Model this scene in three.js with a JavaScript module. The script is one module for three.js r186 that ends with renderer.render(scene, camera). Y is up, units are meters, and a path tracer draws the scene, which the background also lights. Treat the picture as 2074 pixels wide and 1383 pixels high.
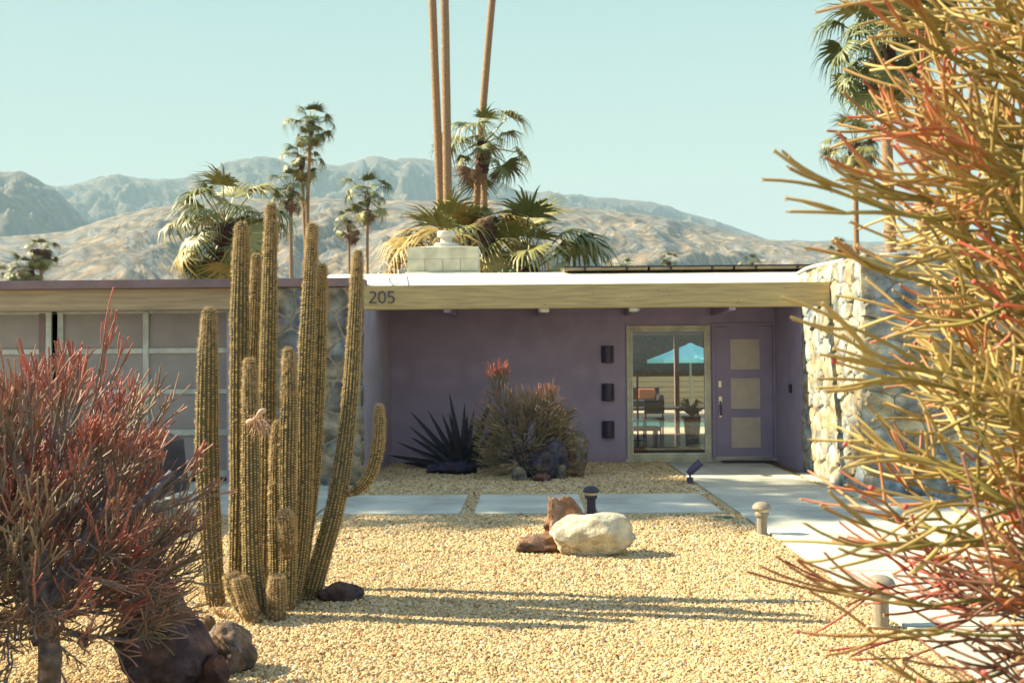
import * as THREE from 'three';
import { mergeGeometries, toCreasedNormals, mergeVertices } from 'three/addons/utils/BufferGeometryUtils.js';
import { RoundedBoxGeometry } from 'three/addons/geometries/RoundedBoxGeometry.js';
import { ImprovedNoise } from 'three/addons/math/ImprovedNoise.js';
import { FontLoader } from 'three/addons/loaders/FontLoader.js';
import { TextGeometry } from 'three/addons/geometries/TextGeometry.js';

// ---------------------------------------------------------------- camera, sky, sun, exposure
const scene = new THREE.Scene();
const camera = new THREE.PerspectiveCamera(36.45, 1024 / 682, 0.1, 30000);
camera.position.set(0, 1.5, 0);
camera.rotation.set(THREE.MathUtils.degToRad(1.446), THREE.MathUtils.degToRad(0.9), THREE.MathUtils.degToRad(-0.43), 'YXZ');
camera.focus = 6.4;
camera.userData.fStop = 4.5;
const renderer = new THREE.WebGLRenderer({ antialias: true });
renderer.toneMapping = THREE.LinearToneMapping;
const EXPOSURE = 3.15;
renderer.toneMappingExposure = EXPOSURE;
renderer.shadowMap.enabled = true;
renderer.shadowMap.type = THREE.PCFSoftShadowMap;

{ // clear desert sky: pale at the horizon, deeper towards the zenith, the same all round
  const W = 256, H = 256, d = new Float32Array(W * H * 4);
  const stops = [[-90, .40, .38, .34], [-2, .62, .68, .60], [0, .84, .90, .76], [5, .77, .87, .745], [10, .68, .83, .735], [20, .49, .73, .72], [40, .44, .63, .84], [90, .44, .54, .90]];
  for (let j = 0; j < H; j++) {
    const el = ((j + .5) / H - .5) * 180;
    let k = 0; while (k < stops.length - 2 && el > stops[k + 1][0]) k++;
    const a = stops[k], b = stops[k + 1], t = Math.min(1, Math.max(0, (el - a[0]) / (b[0] - a[0])));
    for (let i = 0; i < W; i++) for (let c = 0; c < 4; c++) d[(j * W + i) * 4 + c] = c === 3 ? 1 : (a[c + 1] + (b[c + 1] - a[c + 1]) * t) / EXPOSURE;
  }
  const sky = new THREE.DataTexture(d, W, H, THREE.RGBAFormat, THREE.FloatType);
  sky.mapping = THREE.EquirectangularReflectionMapping; sky.magFilter = THREE.LinearFilter; sky.needsUpdate = true;
  scene.background = sky; scene.environment = sky;
}
const sun = new THREE.DirectionalLight(new THREE.Color(1, .87, .58), 4.8);
sun.position.set(-26, 20, -4.4); sun.target.position.set(0, 0, -9);
sun.position.add(sun.target.position);
sun.castShadow = true; sun.shadow.mapSize.set(4096, 4096);
Object.assign(sun.shadow.camera, { left: -30, right: 30, top: 30, bottom: -30, near: 1, far: 90 });
scene.add(sun, sun.target);
scene.fog = new THREE.FogExp2(0xb8dcf0, 0.00011);

// ---------------------------------------------------------------- helpers
const V = (x, y, z) => new THREE.Vector3(x, y, z);
const rng = (s) => () => { s |= 0; s = s + 0x6D2B79F5 | 0; let t = Math.imul(s ^ s >>> 15, 1 | s); t = t + Math.imul(t ^ t >>> 7, 61 | t) ^ t; return ((t ^ t >>> 14) >>> 0) / 4294967296; };
const noise = new ImprovedNoise();
const N3 = (x, y, z) => noise.noise(x + 31.7, y + 17.3, z + 53.1);
const fbm = (x, y, z, o = 4) => { let a = 0, f = 1, s = 1; for (let i = 0; i < o; i++) { a += s * N3(x * f, y * f, z * f); f *= 2.03; s *= .5; } return a; };
const ridged = (x, y, z, o = 4) => { let a = 0, f = 1, s = 1; for (let i = 0; i < o; i++) { a += s * (1 - 2 * Math.abs(N3(x * f, y * f, z * f))); f *= 2.03; s *= .5; } return a / 1.9; };
const lerp = (a, b, t) => a + (b - a) * t, clamp = (x, a, b) => Math.min(b, Math.max(a, x));
const pick = (pts, x) => { if (x <= pts[0][0]) return pts[0][1]; for (let i = 0; i < pts.length - 1; i++) if (x <= pts[i + 1][0]) { const t = (x - pts[i][0]) / (pts[i + 1][0] - pts[i][0]); return lerp(pts[i][1], pts[i + 1][1], t); } return pts[pts.length - 1][1]; };
const used = {};
function numbered(name) { const k = used[name] = (used[name] ?? -1) + 1; return k ? `${name}_${String(k).padStart(3, '0')}` : name; }
function tag(o, label, category, group, kind) { o.userData.label = label; if (category) o.userData.category = category; if (group) o.userData.group = group; if (kind) o.userData.kind = kind; return o; }
function part(name, geo, mat, parent) { const m = new THREE.Mesh(geo, mat); m.name = parent ? name : numbered(name); (parent || scene).add(m); return m; }
function thing(name, label, category, pos = [0, 0, 0], group, turn = 0) { const g = new THREE.Group(); g.name = numbered(name); g.position.set(...pos); g.rotation.y = turn; scene.add(g); return tag(g, label, category, group); }
function sub(name, parent) { const g = new THREE.Group(); g.name = name; parent.add(g); return g; }
function uvm(geo, s = 1) { // uv in metres from the dominant axis of each normal
  const p = geo.attributes.position, n = geo.attributes.normal, uv = new Float32Array(p.count * 2);
  for (let i = 0; i < p.count; i++) {
    const ax = Math.abs(n.getX(i)), ay = Math.abs(n.getY(i)), az = Math.abs(n.getZ(i));
    let u, v; if (ax >= ay && ax >= az) { u = p.getZ(i); v = p.getY(i); } else if (ay >= az) { u = p.getX(i); v = p.getZ(i); } else { u = p.getX(i); v = p.getY(i); }
    uv[2 * i] = u * s; uv[2 * i + 1] = v * s;
  }
  geo.setAttribute('uv', new THREE.BufferAttribute(uv, 2)); return geo;
}
const box = (x0, x1, y0, y1, z0, z1, r = 0) => { // extents
  const w = x1 - x0, h = y1 - y0, d = z1 - z0;
  const g = r ? new RoundedBoxGeometry(w, h, d, 2, r) : new THREE.BoxGeometry(w, h, d);
  g.translate((x0 + x1) / 2, (y0 + y1) / 2, (z0 + z1) / 2); return uvm(g);
};
const cyl = (r0, r1, h, x, y, z, s = 20) => new THREE.CylinderGeometry(r1, r0, h, s).translate(x, y + h / 2, z);
const merge = (a) => mergeGeometries(a.map((g) => { const q = g.index ? g.toNonIndexed() : g; for (const k of Object.keys(q.attributes)) if (!['position', 'normal', 'uv', 'color'].includes(k)) q.deleteAttribute(k); return q; }));
function tex(n, fn, srgb = true) { // fn(u,v) -> [r,g,b] 0..1 (display values when srgb)
  const d = new Uint8Array(n * n * 4);
  for (let j = 0; j < n; j++) for (let i = 0; i < n; i++) { const c = fn(i / n, j / n); for (let k = 0; k < 3; k++) d[(j * n + i) * 4 + k] = clamp(c[k] * 255, 0, 255); d[(j * n + i) * 4 + 3] = 255; }
  const t = new THREE.DataTexture(d, n, n); t.magFilter = THREE.LinearFilter; t.minFilter = THREE.LinearMipmapLinearFilter; t.generateMipmaps = true;
  t.wrapS = t.wrapT = THREE.MirroredRepeatWrapping; if (srgb) t.colorSpace = THREE.SRGBColorSpace; t.needsUpdate = true; return t;
}
const rep = (t, x, y = x) => { const c = t.clone(); c.repeat.set(x, y); c.needsUpdate = true; return c; };
const g3 = (v) => [v, v, v];
const T = {
  fine: tex(512, (u, v) => g3(.86 + .10 * fbm(u * 60, v * 60, 1, 3) + .12 * fbm(u * 7, v * 7, 2, 4))),
  smooth: tex(512, (u, v) => g3(.93 + .04 * fbm(u * 90, v * 90, 1, 2) + .05 * fbm(u * 4, v * 4, 2, 3))),
  fineB: tex(512, (u, v) => g3(.5 + .28 * fbm(u * 90, v * 90, 3, 3) + .2 * fbm(u * 14, v * 14, 4, 3)), false),
  stain: tex(512, (u, v) => { const a = .88 + .13 * fbm(u * 5, v * 5, 5, 5) + .05 * N3(u * 120, v * 120, 1); return [a, a * .995, a * .98]; }),
  grain: tex(512, (u, v) => { const a = .87 + .10 * fbm(u * 5, v * 70, 6, 4); const c = Math.max(0, ridged(u * 2.2, v * 34, 9, 2) - .86) * (N3(u * 3, v * 4, 3) > .08 ? 3.2 : 0); return [a - c, a - c, a * .99 - c]; }),
  rock: tex(512, (u, v) => { const a = .74 + .30 * fbm(u * 6, v * 6, 7, 5) + .10 * N3(u * 90, v * 90, 2), b = fbm(u * 3, v * 3, 11, 3) * .16; return [a + b * .6, a, a - b * .9]; }),
  rockB: tex(512, (u, v) => g3(.5 + .35 * fbm(u * 10, v * 10, 8, 5) + .12 * N3(u * 100, v * 100, 5)), false),
  bark: tex(512, (u, v) => { const a = .72 + .20 * Math.sin(v * 120 + 3 * fbm(u * 6, v * 6, 2, 2)) * (.6 + .4 * N3(u * 12, v * 20, 3)) + .16 * fbm(u * 30, v * 12, 12, 3); return [a, a * .96, a * .92]; }),
  barkB: tex(512, (u, v) => g3(.5 + .3 * Math.sin(v * 120 + 3 * fbm(u * 6, v * 6, 2, 2)) + .2 * fbm(u * 30, v * 12, 12, 3)), false),
};
function mat(r, g, b, rough = .8, o = {}) { const m = new (o.phys ? THREE.MeshPhysicalMaterial : THREE.MeshStandardMaterial)({ roughness: rough, metalness: o.metal || 0 }); m.color.setRGB(r, g, b); for (const k in o) if (!['phys', 'metal'].includes(k)) m[k] = o[k]; return m; }
const surf = (r, g, b, rough, map, ms, bump, bs, bscale, o = {}) => mat(r, g, b, rough, { map: rep(map, ms), bumpMap: bump ? rep(bump, bs) : null, bumpScale: bscale || 0, ...o });
const M = {
  plaster: surf(.455, .375, .53, .9, T.smooth, .7, T.fineB, 3, .004),  // wall plaster: purple tint of the shade is put into the base colour
  plasterSide: surf(.46, .405, .49, .9, T.smooth, .7, T.fineB, 3, .004),
  beam: surf(.66, .50, .25, .75, T.grain, .45, T.grain, .45, .003),
  garBeam: surf(.56, .42, .28, .75, T.grain, .3, T.grain, .3, .002),
  trim: surf(.30, .20, .23, .7, T.stain, .5),
  white: surf(.82, .80, .74, .7, T.stain, .4, T.fineB, 2, .002),
  block: surf(.74, .72, .56, .8, T.stain, .8, T.fineB, 3, .003),
  mortar: surf(.62, .54, .40, .95, T.fine, 2, T.fineB, 5, .006),
  concrete: surf(.72, .72, .63, .85, T.stain, .35, T.fineB, 2, .002),
  alu: surf(.70, .72, .69, .45, T.stain, 1, null, 0, 0, { metal: .25 }),
  frost: surf(.38, .33, .33, .38, T.smooth, .8, T.fineB, 6, .0006),
  frostDoor: surf(.64, .54, .47, .35, T.smooth, 1.5),
  door: surf(.36, .30, .46, .55, T.smooth, 1),
  frame: surf(.74, .71, .56, .5, T.stain, 1),
  dark: surf(.035, .03, .05, .5, T.fine, 1),
  darkMetal: mat(.085, .07, .125, .45, { metal: .3 }),
  steel: mat(.62, .58, .52, .3, { metal: .9 }),
  glass: mat(1, 1, 1, .02, { phys: true, transmission: 1, thickness: 0, ior: 1.5 }),
  gravelBed: surf(.43, .30, .155, 1, T.rock, 3, T.rockB, 6, .01),
  soil: surf(.36, .28, .18, 1, T.rock, .05),
};

// sweep a ring along points; rad(i, theta) gives the radius
function sweep(pts, rad, seg, { cap = true, uvs = 1, col = null } = {}) {
  const n = pts.length, pos = [], uv = [], idx = [], cols = []; let up = V(0, 0, 1), L = 0;
  const t0 = pts[1].clone().sub(pts[0]).normalize(); if (Math.abs(t0.z) > .9) up = V(1, 0, 0);
  for (let i = 0; i < n; i++) {
    const t = pts[Math.min(i + 1, n - 1)].clone().sub(pts[Math.max(i - 1, 0)]).normalize();
    const b = t.clone().cross(up).normalize(); up = b.clone().cross(t).normalize();
    if (i) L += pts[i].distanceTo(pts[i - 1]);
    for (let k = 0; k <= seg; k++) {
      const a = k / seg * Math.PI * 2, r = rad(i, a);
      pos.push(pts[i].x + (b.x * Math.cos(a) + up.x * Math.sin(a)) * r, pts[i].y + (b.y * Math.cos(a) + up.y * Math.sin(a)) * r, pts[i].z + (b.z * Math.cos(a) + up.z * Math.sin(a)) * r);
      uv.push(k / seg * uvs, L); if (col) cols.push(...col(i, a));
    }
  }
  const w = seg + 1;
  for (let i = 0; i < n - 1; i++) for (let k = 0; k < seg; k++) { const a = i * w + k; idx.push(a, a + w, a + 1, a + 1, a + w, a + w + 1); }
  if (cap) for (const e of [0, n - 1]) { const c = pos.length / 3; pos.push(pts[e].x, pts[e].y, pts[e].z); uv.push(.5, e ? L : 0); if (col) cols.push(...col(e, 0)); for (let k = 0; k < seg; k++) e ? idx.push(e * w + k + 1, e * w + k, c) : idx.push(k, k + 1, c); }
  const g = new THREE.BufferGeometry();
  g.setAttribute('position', new THREE.Float32BufferAttribute(pos, 3)); g.setAttribute('uv', new THREE.Float32BufferAttribute(uv, 2));
  if (col) g.setAttribute('color', new THREE.Float32BufferAttribute(cols, 3));
  g.setIndex(idx); g.computeVertexNormals();
  const nn = g.attributes.normal; // weld the seam's normals
  for (let i = 0; i < n; i++) { const a = i * w, b = a + seg; const v = V(nn.getX(a) + nn.getX(b), nn.getY(a) + nn.getY(b), nn.getZ(a) + nn.getZ(b)).normalize(); nn.setXYZ(a, v.x, v.y, v.z); nn.setXYZ(b, v.x, v.y, v.z); }
  return g;
}
const curve = (arr, n) => new THREE.CatmullRomCurve3(arr.map((a) => V(...a))).getPoints(n);

// ---------------------------------------------------------------- ground
function sheet(name, x0, x1, z0, z1, y, m, label) { const g = new THREE.PlaneGeometry(x1 - x0, z1 - z0).rotateX(-Math.PI / 2).translate((x0 + x1) / 2, y, (z0 + z1) / 2); uvm(g); const o = part(name, g, m); tag(o, label, 'ground', null, 'structure'); return o; }
sheet('ground', -9000, 9000, -9000, 300, -.02, M.soil, 'sandy desert valley floor reaching to the hills');
sheet('gravel_bed', -4.2, 7, -16.2, 1, 0, M.gravelBed, 'tan bed under the loose gravel of the yard');
sheet('driveway', -16, -4.2, -13.95, 1, 0, M.concrete, 'pale concrete driveway before the garage doors');
{ const o = part('driveway_apron', box(-4.196, -2.25, -.02, .012, -13.9, -12.12), M.concrete); tag(o, 'concrete apron strip between garage door and paving slabs', 'ground', null, 'structure'); }

// loose gravel: crushed stone, real pebbles
{
  const R = rng(7), spots = [];
  const scatter = (x0, x1, z0, z1, step, size, keep) => { for (let x = x0; x < x1; x += step) for (let z = z0; z < z1; z += step) { const px = x + (R() - .5) * step * 1.1, pz = z + (R() - .5) * step * 1.1, s = size * (.55 + .75 * R()); if (keep(px, pz)) spots.push([px, pz, s]); } };
  const inView = (x, z) => x > z * .56 - .25 && x < 2.08 - 0.0;
  scatter(-4.2, 2.09, -6.4, -3.9, .0135, .0115, inView);
  scatter(-4.2, 2.09, -8.4, -6.4, .0165, .0135, inView);
  scatter(-4.2, 2.09, -10.5, -8.4, .021, .017, inView);
  scatter(-2.2, 2.08, -16.15, -12.08, .027, .021, () => true);
  scatter(3.575, 3.65, -16, -4, .02, .014, () => true);
  scatter(2.08, 2.11, -16, -4, .02, .012, () => true);
  scatter(-.73, -.55, -12.08, -10.5, .02, .014, () => true); scatter(.56, .72, -12.08, -10.5, .02, .014, () => true);
  scatter(1.94, 2.11, -12.08, -10.5, .02, .014, () => true); scatter(3.9, 6.5, -11.85, -6, .035, .03, (x, z) => x > 4.55);
  const g = new THREE.IcosahedronGeometry(1, 0); const p = g.attributes.position;
  for (let i = 0; i < p.count; i++) { const x = p.getX(i), y = p.getY(i), z = p.getZ(i), k = 1 + .28 * N3(x * 2.1, y * 2.1, z * 2.1); p.setXYZ(i, x * k, y * k * .8, z * k); } g.computeVertexNormals();
  const im = new THREE.InstancedMesh(g, mat(1, 1, 1, .95), spots.length); im.name = 'gravel';
  const m4 = new THREE.Matrix4(), q = new THREE.Quaternion(), e = new THREE.Euler(), c = new THREE.Color();
  spots.forEach(([x, z, s], i) => {
    e.set(R() * 6.3, R() * 6.3, R() * 6.3); q.setFromEuler(e);
    const lift = .006 * fbm(x * 3, 0, z * 3, 2);
    m4.compose(V(x, s * .35 + lift + R() * s * .4, z), q, V(s * (.8 + .5 * R()), s * (.6 + .4 * R()), s * (.7 + .5 * R()))); im.setMatrixAt(i, m4);
    const t = .62 + .55 * R(), h = R(), grey = x > 4 ? 1 : 0;
    if (grey) c.setRGB(.34 * t, .34 * t, .33 * t); else if (h < .08) c.setRGB(.62 * t, .56 * t, .44 * t); else if (h < .16) c.setRGB(.36 * t, .20 * t, .10 * t); else c.setRGB(.62 * t, .46 * t, .25 * t);
    im.setColorAt(i, c);
  });
  scene.add(im); tag(im, 'loose tan crushed gravel covering the front yard', 'gravel', null, 'stuff');
}

// paving slabs, each a thing of the walk
{
  const slab = (x0, x1, z0, z1, sk0, sk1, label) => {
    const s = new THREE.Shape(); s.moveTo(x0, -z0); s.lineTo(x1, -z0); s.lineTo(x1 + sk1, -z1); s.lineTo(x0 + sk0, -z1); s.closePath();
    const g = new THREE.ExtrudeGeometry(s, { depth: .05, bevelEnabled: true, bevelSize: .006, bevelThickness: .006, bevelSegments: 2 }).rotateX(-Math.PI / 2).translate(0, -.025, 0); uvm(g);
    tag(part('paving_slab', g, M.concrete), label, 'paving slab', 'concrete paving slabs of the front walk');
  };
  slab(-2.14, -.72, -12.06, -10.53, 0, 0, 'shaded cross walk slab nearest the tall cactus');
  slab(-.56, .56, -12.06, -10.53, 0, 0, 'cross walk slab just behind the red and white boulders');
  slab(.70, 1.95, -12.06, -10.53, 0, 0, 'cross walk slab between dark path light and entry path');
  slab(-3.9, -2.2, -12.06, -10.53, 0, 0, 'sunlit cross walk slab behind the left end of the cactus');
  const zz = [-16.1, -15.05, -13.56, -12.1, -10.64, -9.08, -7.49, -5.9, -4.3, -2.7], lb = ['entry path slab in porch shade at the front door', 'entry path slab crossed by the sunlit strip before the porch', 'shaded entry path slab beside the garden spotlight', 'entry path slab level with the cross walk', 'entry path slab beside the pale path light', 'entry path slab between the pale path light and the near one', 'entry path slab behind the near path light', 'entry path slab beside the near path light under the branches', 'entry path slab closest to the camera behind the branches'];
  for (let i = 0; i < 9; i++) slab(2.12, 3.56, zz[i] + .02, zz[i + 1] - .02, 0, 0, lb[i]);
  const ze = [-14.3, -11.7, -9.5, -7.2, -4.9], le = ['narrow edge slab at the foot of the sunlit stone wall', 'edge slab at the near corner of the stone wall', 'edge slab beside the grey pebbles behind the branches', 'nearest edge slab hidden behind the bush branches'];
  for (let i = 0; i < 4; i++) slab(3.66, i ? 4.5 : 3.80, ze[i] + .01, ze[i + 1] - .01, 0, 0, le[i]);
}

// ---------------------------------------------------------------- stones
function clip(poly, px, py, nx, ny) { const out = []; for (let i = 0; i < poly.length; i++) { const a = poly[i], b = poly[(i + 1) % poly.length], da = (a[0] - px) * nx + (a[1] - py) * ny, db = (b[0] - px) * nx + (b[1] - py) * ny; if (da <= 0) out.push(a); if (da * db < 0) { const t = da / (da - db); out.push([lerp(a[0], b[0], t), lerp(a[1], b[1], t)]); } } return out; }
function cells(w, h, nx, ny, R, gap, stretch = 1) {
  const seeds = []; for (let j = 0; j < ny; j++) for (let i = 0; i < nx; i++) seeds.push([(i + .5 + (R() - .5) * .85 + (j % 2) * .4) * w / nx, (j + .5 + (R() - .5) * .75) * h / ny]);
  return seeds.map((s) => {
    let p = [[0, 0], [w, 0], [w, h], [0, h]];
    for (const o of seeds) { if (o === s) continue; const dx = o[0] - s[0], dy = (o[1] - s[1]) * stretch, d = Math.hypot(dx, dy); if (d > 1.6) continue; const k = .5 - gap / 2 / d; p = clip(p, s[0] + (o[0] - s[0]) * k, s[1] + (o[1] - s[1]) * k, dx / d, dy * stretch / d); if (p.length < 3) return null; }
    return p;
  }).filter((p) => p && p.length > 2);
}
function stoneGeo(poly, depth, R) {
  let P = poly; for (let it = 0; it < 1; it++) { const q = []; for (let i = 0; i < P.length; i++) { const a = P[i], b = P[(i + 1) % P.length]; q.push([lerp(a[0], b[0], .16), lerp(a[1], b[1], .16)], [lerp(a[0], b[0], .5) + (R() - .5) * .02, lerp(a[1], b[1], .5) + (R() - .5) * .02], [lerp(a[0], b[0], .84), lerp(a[1], b[1], .84)]); } P = q; }
  const n = P.length, c = P.reduce((s, p) => [s[0] + p[0] / n, s[1] + p[1] / n], [0, 0]), pos = [], idx = [], bev = .022 + .02 * R(), tx = (R() - .5) * .10, ty = (R() - .5) * .10;
  const dz = (x, y) => depth * (.85 + .35 * R()) + (x - c[0]) * tx + (y - c[1]) * ty;
  for (const p of P) pos.push(p[0], p[1], -.03);
  for (const p of P) pos.push(p[0], p[1], depth * .5);
  for (const p of P) { const L = Math.hypot(p[0] - c[0], p[1] - c[1]), k = Math.max(.4, 1 - bev / L); const x = lerp(c[0], p[0], k), y = lerp(c[1], p[1], k); pos.push(x, y, dz(x, y)); }
  pos.push(c[0], c[1], depth * (1 + .25 * R()));
  for (let r = 0; r < 2; r++) for (let i = 0; i < n; i++) { const a = r * n + i, b = r * n + (i + 1) % n; idx.push(a, b, a + n, b, b + n, a + n); }
  for (let i = 0; i < n; i++) idx.push(2 * n + i, 2 * n + (i + 1) % n, 3 * n);
  let g = new THREE.BufferGeometry(); g.setAttribute('position', new THREE.Float32BufferAttribute(pos, 3)); g.setIndex(idx); g = toCreasedNormals(g, .7); return uvm(g);
}
const stoneMats = [[.42, .37, .31], [.36, .34, .31], [.46, .39, .30], [.33, .31, .30], [.48, .43, .36]].map((c) => surf(...c, .9, T.rock, .9, T.rockB, 1.6, .012));
const creamMats = [[.72, .66, .52], [.76, .70, .54], [.68, .62, .52], [.72, .62, .45], [.64, .62, .56]].map((c) => surf(...c, .9, T.rock, .9, T.rockB, 1.6, .012));
function stoneFace(parent, w, h, nx, ny, seed, mats, matrix, depth = .045, gap = .03, stretch = 1) {
  const R = rng(seed);
  for (const c of cells(w, h, nx, ny, R, gap, stretch)) { const g = stoneGeo(c, depth * (.7 + .7 * R()), R); g.applyMatrix4(matrix); part('stone', g, mats[Math.floor(R() * mats.length)], parent); }
}

// ---------------------------------------------------------------- the house
const house = thing('desert_house', 'low flat-roofed house with grey walls with purple shade in their colour, tan beam and white roof', 'house');
{
  // porch walls
  const WZ = -16.2;
  const wall = part('wall', merge([box(-2.15, 1.53, 0, 2.75, WZ - .18, WZ), box(1.53, 2.83, 2.14, 2.75, WZ - .18, WZ), box(2.83, 2.86, 0, 2.75, WZ - .18, WZ), box(2.86, 3.87, 2.17, 2.75, WZ - .18, WZ), box(1.53, 2.83, -.02, .04, WZ - .18, WZ)]), M.plaster, house);
  part('side_wall', box(-2.5, -2.15, 0, 2.5, WZ, -13.42), M.plasterSide, house);
  part('ceiling', box(-2.14, 3.82, 2.42, 2.45, WZ, -14.62), M.plaster, house);
  for (let i = 0; i < 4; i++) part('rafter', box(-1.2 + i * 1.35, -1.11 + i * 1.35, 2.29, 2.42, WZ, -14.7), M.plaster, house);
  // beam across the opening, with digits and clips
  const beam = part('beam', box(-2.1, 3.84, 2.255, 2.56, -13.35, -13.2, .006), M.beam, house);
  for (const [a, b] of [[.16, .27], [1.30, 1.40]]) part('beam_clip', box(a, b, 2.205, 2.256, -13.36, -13.24, .004), M.frame, beam);
  const R = rng(44);
  for (let i = 0; i < 9; i++) { const x = -1 + 4.4 * R(), y = 2.30 + .22 * R(); part('nail_head', cyl(.006, .006, .006, 0, 0, 0, 8).rotateX(Math.PI / 2).translate(x, y, -13.2), M.dark, beam); }
  // garage block
  part('garage_wall', merge([box(-12, -2.5, 0, 2.5, -14.35, -14.05), box(-3.95, -3.27, 0, 2.3, -14.05, -13.5), box(-3.3, -2.5, 0, 2.54, -14.05, -13.32), box(-12, -2.5, 0, 2.5, -22, -21.8), box(-12, -11.8, 0, 2.5, -21.8, -14.35)]), M.plasterSide, house);
  part('garage_beam', box(-12, -3.27, 2.285, 2.555, -13.62, -13.32, .006), M.garBeam, house);
  part('roof_trim', box(-12.05, -2.12, 2.556, 2.665, -13.62, -13.2, .008), M.trim, house);
  part('garage_roof', box(-12, -2.16, 2.50, 2.64, -22, -13.625), M.white, house);
  const veneer = part('stone_veneer', box(-3.27, -2.16, 0, 2.55, -13.318, -13.27), surf(.56, .49, .38, .95, T.fine, 2, T.fineB, 5, .006), house);
  stoneFace(veneer, 1.12, 2.53, 4, 8, 21, stoneMats, new THREE.Matrix4().makeTranslation(-3.27, .01, -13.27), .022, .028);
  const cornerM = new THREE.Matrix4().makeRotationY(Math.PI / 2).setPosition(-2.16, .01, -13.27);
  stoneFace(veneer, .16, 2.3, 1, 7, 23, stoneMats, cornerM, .022, .03);
  // garage doors
  for (const [x0, cols] of [[-6.47, 2], [-11.6, 4]]) {
    const gd = sub('garage_door', house), pw = 1.243, st = .08, zf = -13.93, ys = [.06, .148, .62, .70, 1.178, 1.244, 1.727, 1.80, 2.27, 2.31];
    const W = st + cols * (pw + st);
    for (let c = 0; c <= cols; c++) part('stile', box(x0 - .06 + c * (pw + st), x0 + .02 + c * (pw + st), .056, 2.30, zf - .03, zf + .03, .006), M.alu, gd);
    for (let r = 0; r < 5; r++) for (let c = 0; c < cols; c++) part('rail', box(x0 + .021 + c * (pw + st), x0 - .061 + (c + 1) * (pw + st), ys[r * 2], ys[r * 2 + 1], zf - .028, zf + .026, .006), M.alu, gd);
    for (let r = 0; r < 4; r++) for (let c = 0; c < cols; c++) part('pane', box(x0 + .018 + c * (pw + st), x0 - .058 + (c + 1) * (pw + st), ys[r * 2 + 1] - .003, ys[r * 2 + 2] + .003, zf - .012, zf - .004), M.frost, gd);
    part('bottom_seal', box(x0 - .06, x0 - .06 + W, .013, .055, zf - .02, zf + .02), M.dark, gd);
  }
  part('garage_post', box(-6.62, -6.535, 0, 2.28, -14.04, -13.90, .004), M.trim, house);
  // sloping white roof
  {
    const prof = (x0, x1, zf, yf) => { const s = new THREE.Shape(); s.moveTo(-zf, yf - .07); s.lineTo(-zf, yf); s.lineTo(18, 3.15); s.lineTo(23.3, 3.17); s.lineTo(23.3, 3.06); s.lineTo(18, 3.05); s.closePath(); const g = new THREE.ExtrudeGeometry(s, { depth: x1 - x0, bevelEnabled: false }); g.rotateY(Math.PI / 2).translate(x0, 0, 0); return uvm(g); };
    const roof = part('roof', prof(-3.45, 5.6, -14.6, 2.52), M.white, house);
    part('roof_patch', box(-.15, -.03, 2.565, 2.575, -14.66, -14.4).translate(0, -.02, 0), M.frame, roof);
    part('gable_wall', box(4.42, 5.5, 0, 2.44, -23, -14.7), M.plasterSide, house);
  }
  // interior shell, open to the back terrace
  part('room_floor', box(-2.1, 3.86, -.015, .014, -23, WZ - .185), surf(.30, .27, .25, .18, T.stain, .5), house);
  part('room_ceiling', box(-2.1, 3.86, 2.6, 2.66, -23.2, WZ - .185), surf(.50, .46, .42, .9, T.fine, .5), house);
  part('room_wall', merge([box(-2.3, -2.1, 0, 2.66, -23, WZ - .185)]), M.plasterSide, house);
  part('lintel', box(-2.1, 3.86, 2.21, 2.6, -23.2, -23.05), M.plasterSide, house);
  for (const x of [1.95, 3.25, 4.7]) part('terrace_post', box(x, x + .1, 0, 2.21, -23.2, -23.08, .005), M.trim, house);
  // window
  const win = sub('window', house);
  for (const [n, g] of [['frame', box(1.53, 1.60, .045, 2.138, WZ - .02, WZ + .035, .004)], ['frame', box(2.765, 2.83, .045, 2.138, WZ - .02, WZ + .035, .004)], ['frame', box(1.60, 2.765, 2.07, 2.138, WZ - .02, WZ + .033, .004)], ['frame', box(1.60, 2.765, .07, .13, WZ - .02, WZ + .033, .004)], ['sill', box(1.50, 2.85, .022, .068, WZ - .02, WZ + .075, .005)]]) part(n, g, M.frame, win);
  const wr = surf(.88, .85, .74, .5, T.stain, 1);
  for (const g of [box(1.601, 1.625, .131, 2.069, WZ - .03, WZ + .042), box(2.74, 2.764, .131, 2.069, WZ - .03, WZ + .042), box(1.626, 2.739, 2.045, 2.069, WZ - .03, WZ + .042), box(1.626, 2.739, .131, .155, WZ - .03, WZ + .042)]) part('bead', g, wr, win);
  part('pane', box(1.62, 2.745, .15, 2.05, WZ - .016, WZ - .010), M.glass, win);
  part('sensor', box(2.62, 2.70, 1.96, 2.0, WZ - .07, WZ - .04, .004), M.dark, win);
  // front door
  const door = sub('front_door', house);
  for (const g of [box(2.86, 2.905, 0, 2.17, WZ - .06, WZ + .03, .003), box(3.805, 3.86, 0, 2.17, WZ - .06, WZ + .03, .003), box(2.906, 3.804, 2.12, 2.17, WZ - .06, WZ + .03, .003)]) part('frame', g, M.door, door);
  const py = [[.225, .703], [.83, 1.309], [1.444, 1.917]];
  part('leaf', merge([box(2.91, 3.15, .07, 2.11, WZ - .05, WZ - .005), box(3.61, 3.80, .07, 2.11, WZ - .05, WZ - .005), box(3.15, 3.61, .07, .225, WZ - .05, WZ - .005), box(3.15, 3.61, .703, .83, WZ - .05, WZ - .005), box(3.15, 3.61, 1.309, 1.444, WZ - .05, WZ - .005), box(3.15, 3.61, 1.917, 2.11, WZ - .05, WZ - .005)]), M.door, door);
  for (const [a, b] of py) part('pane', box(3.152, 3.608, a + .002, b - .002, WZ - .035, WZ - .014), M.frostDoor, door);
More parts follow.
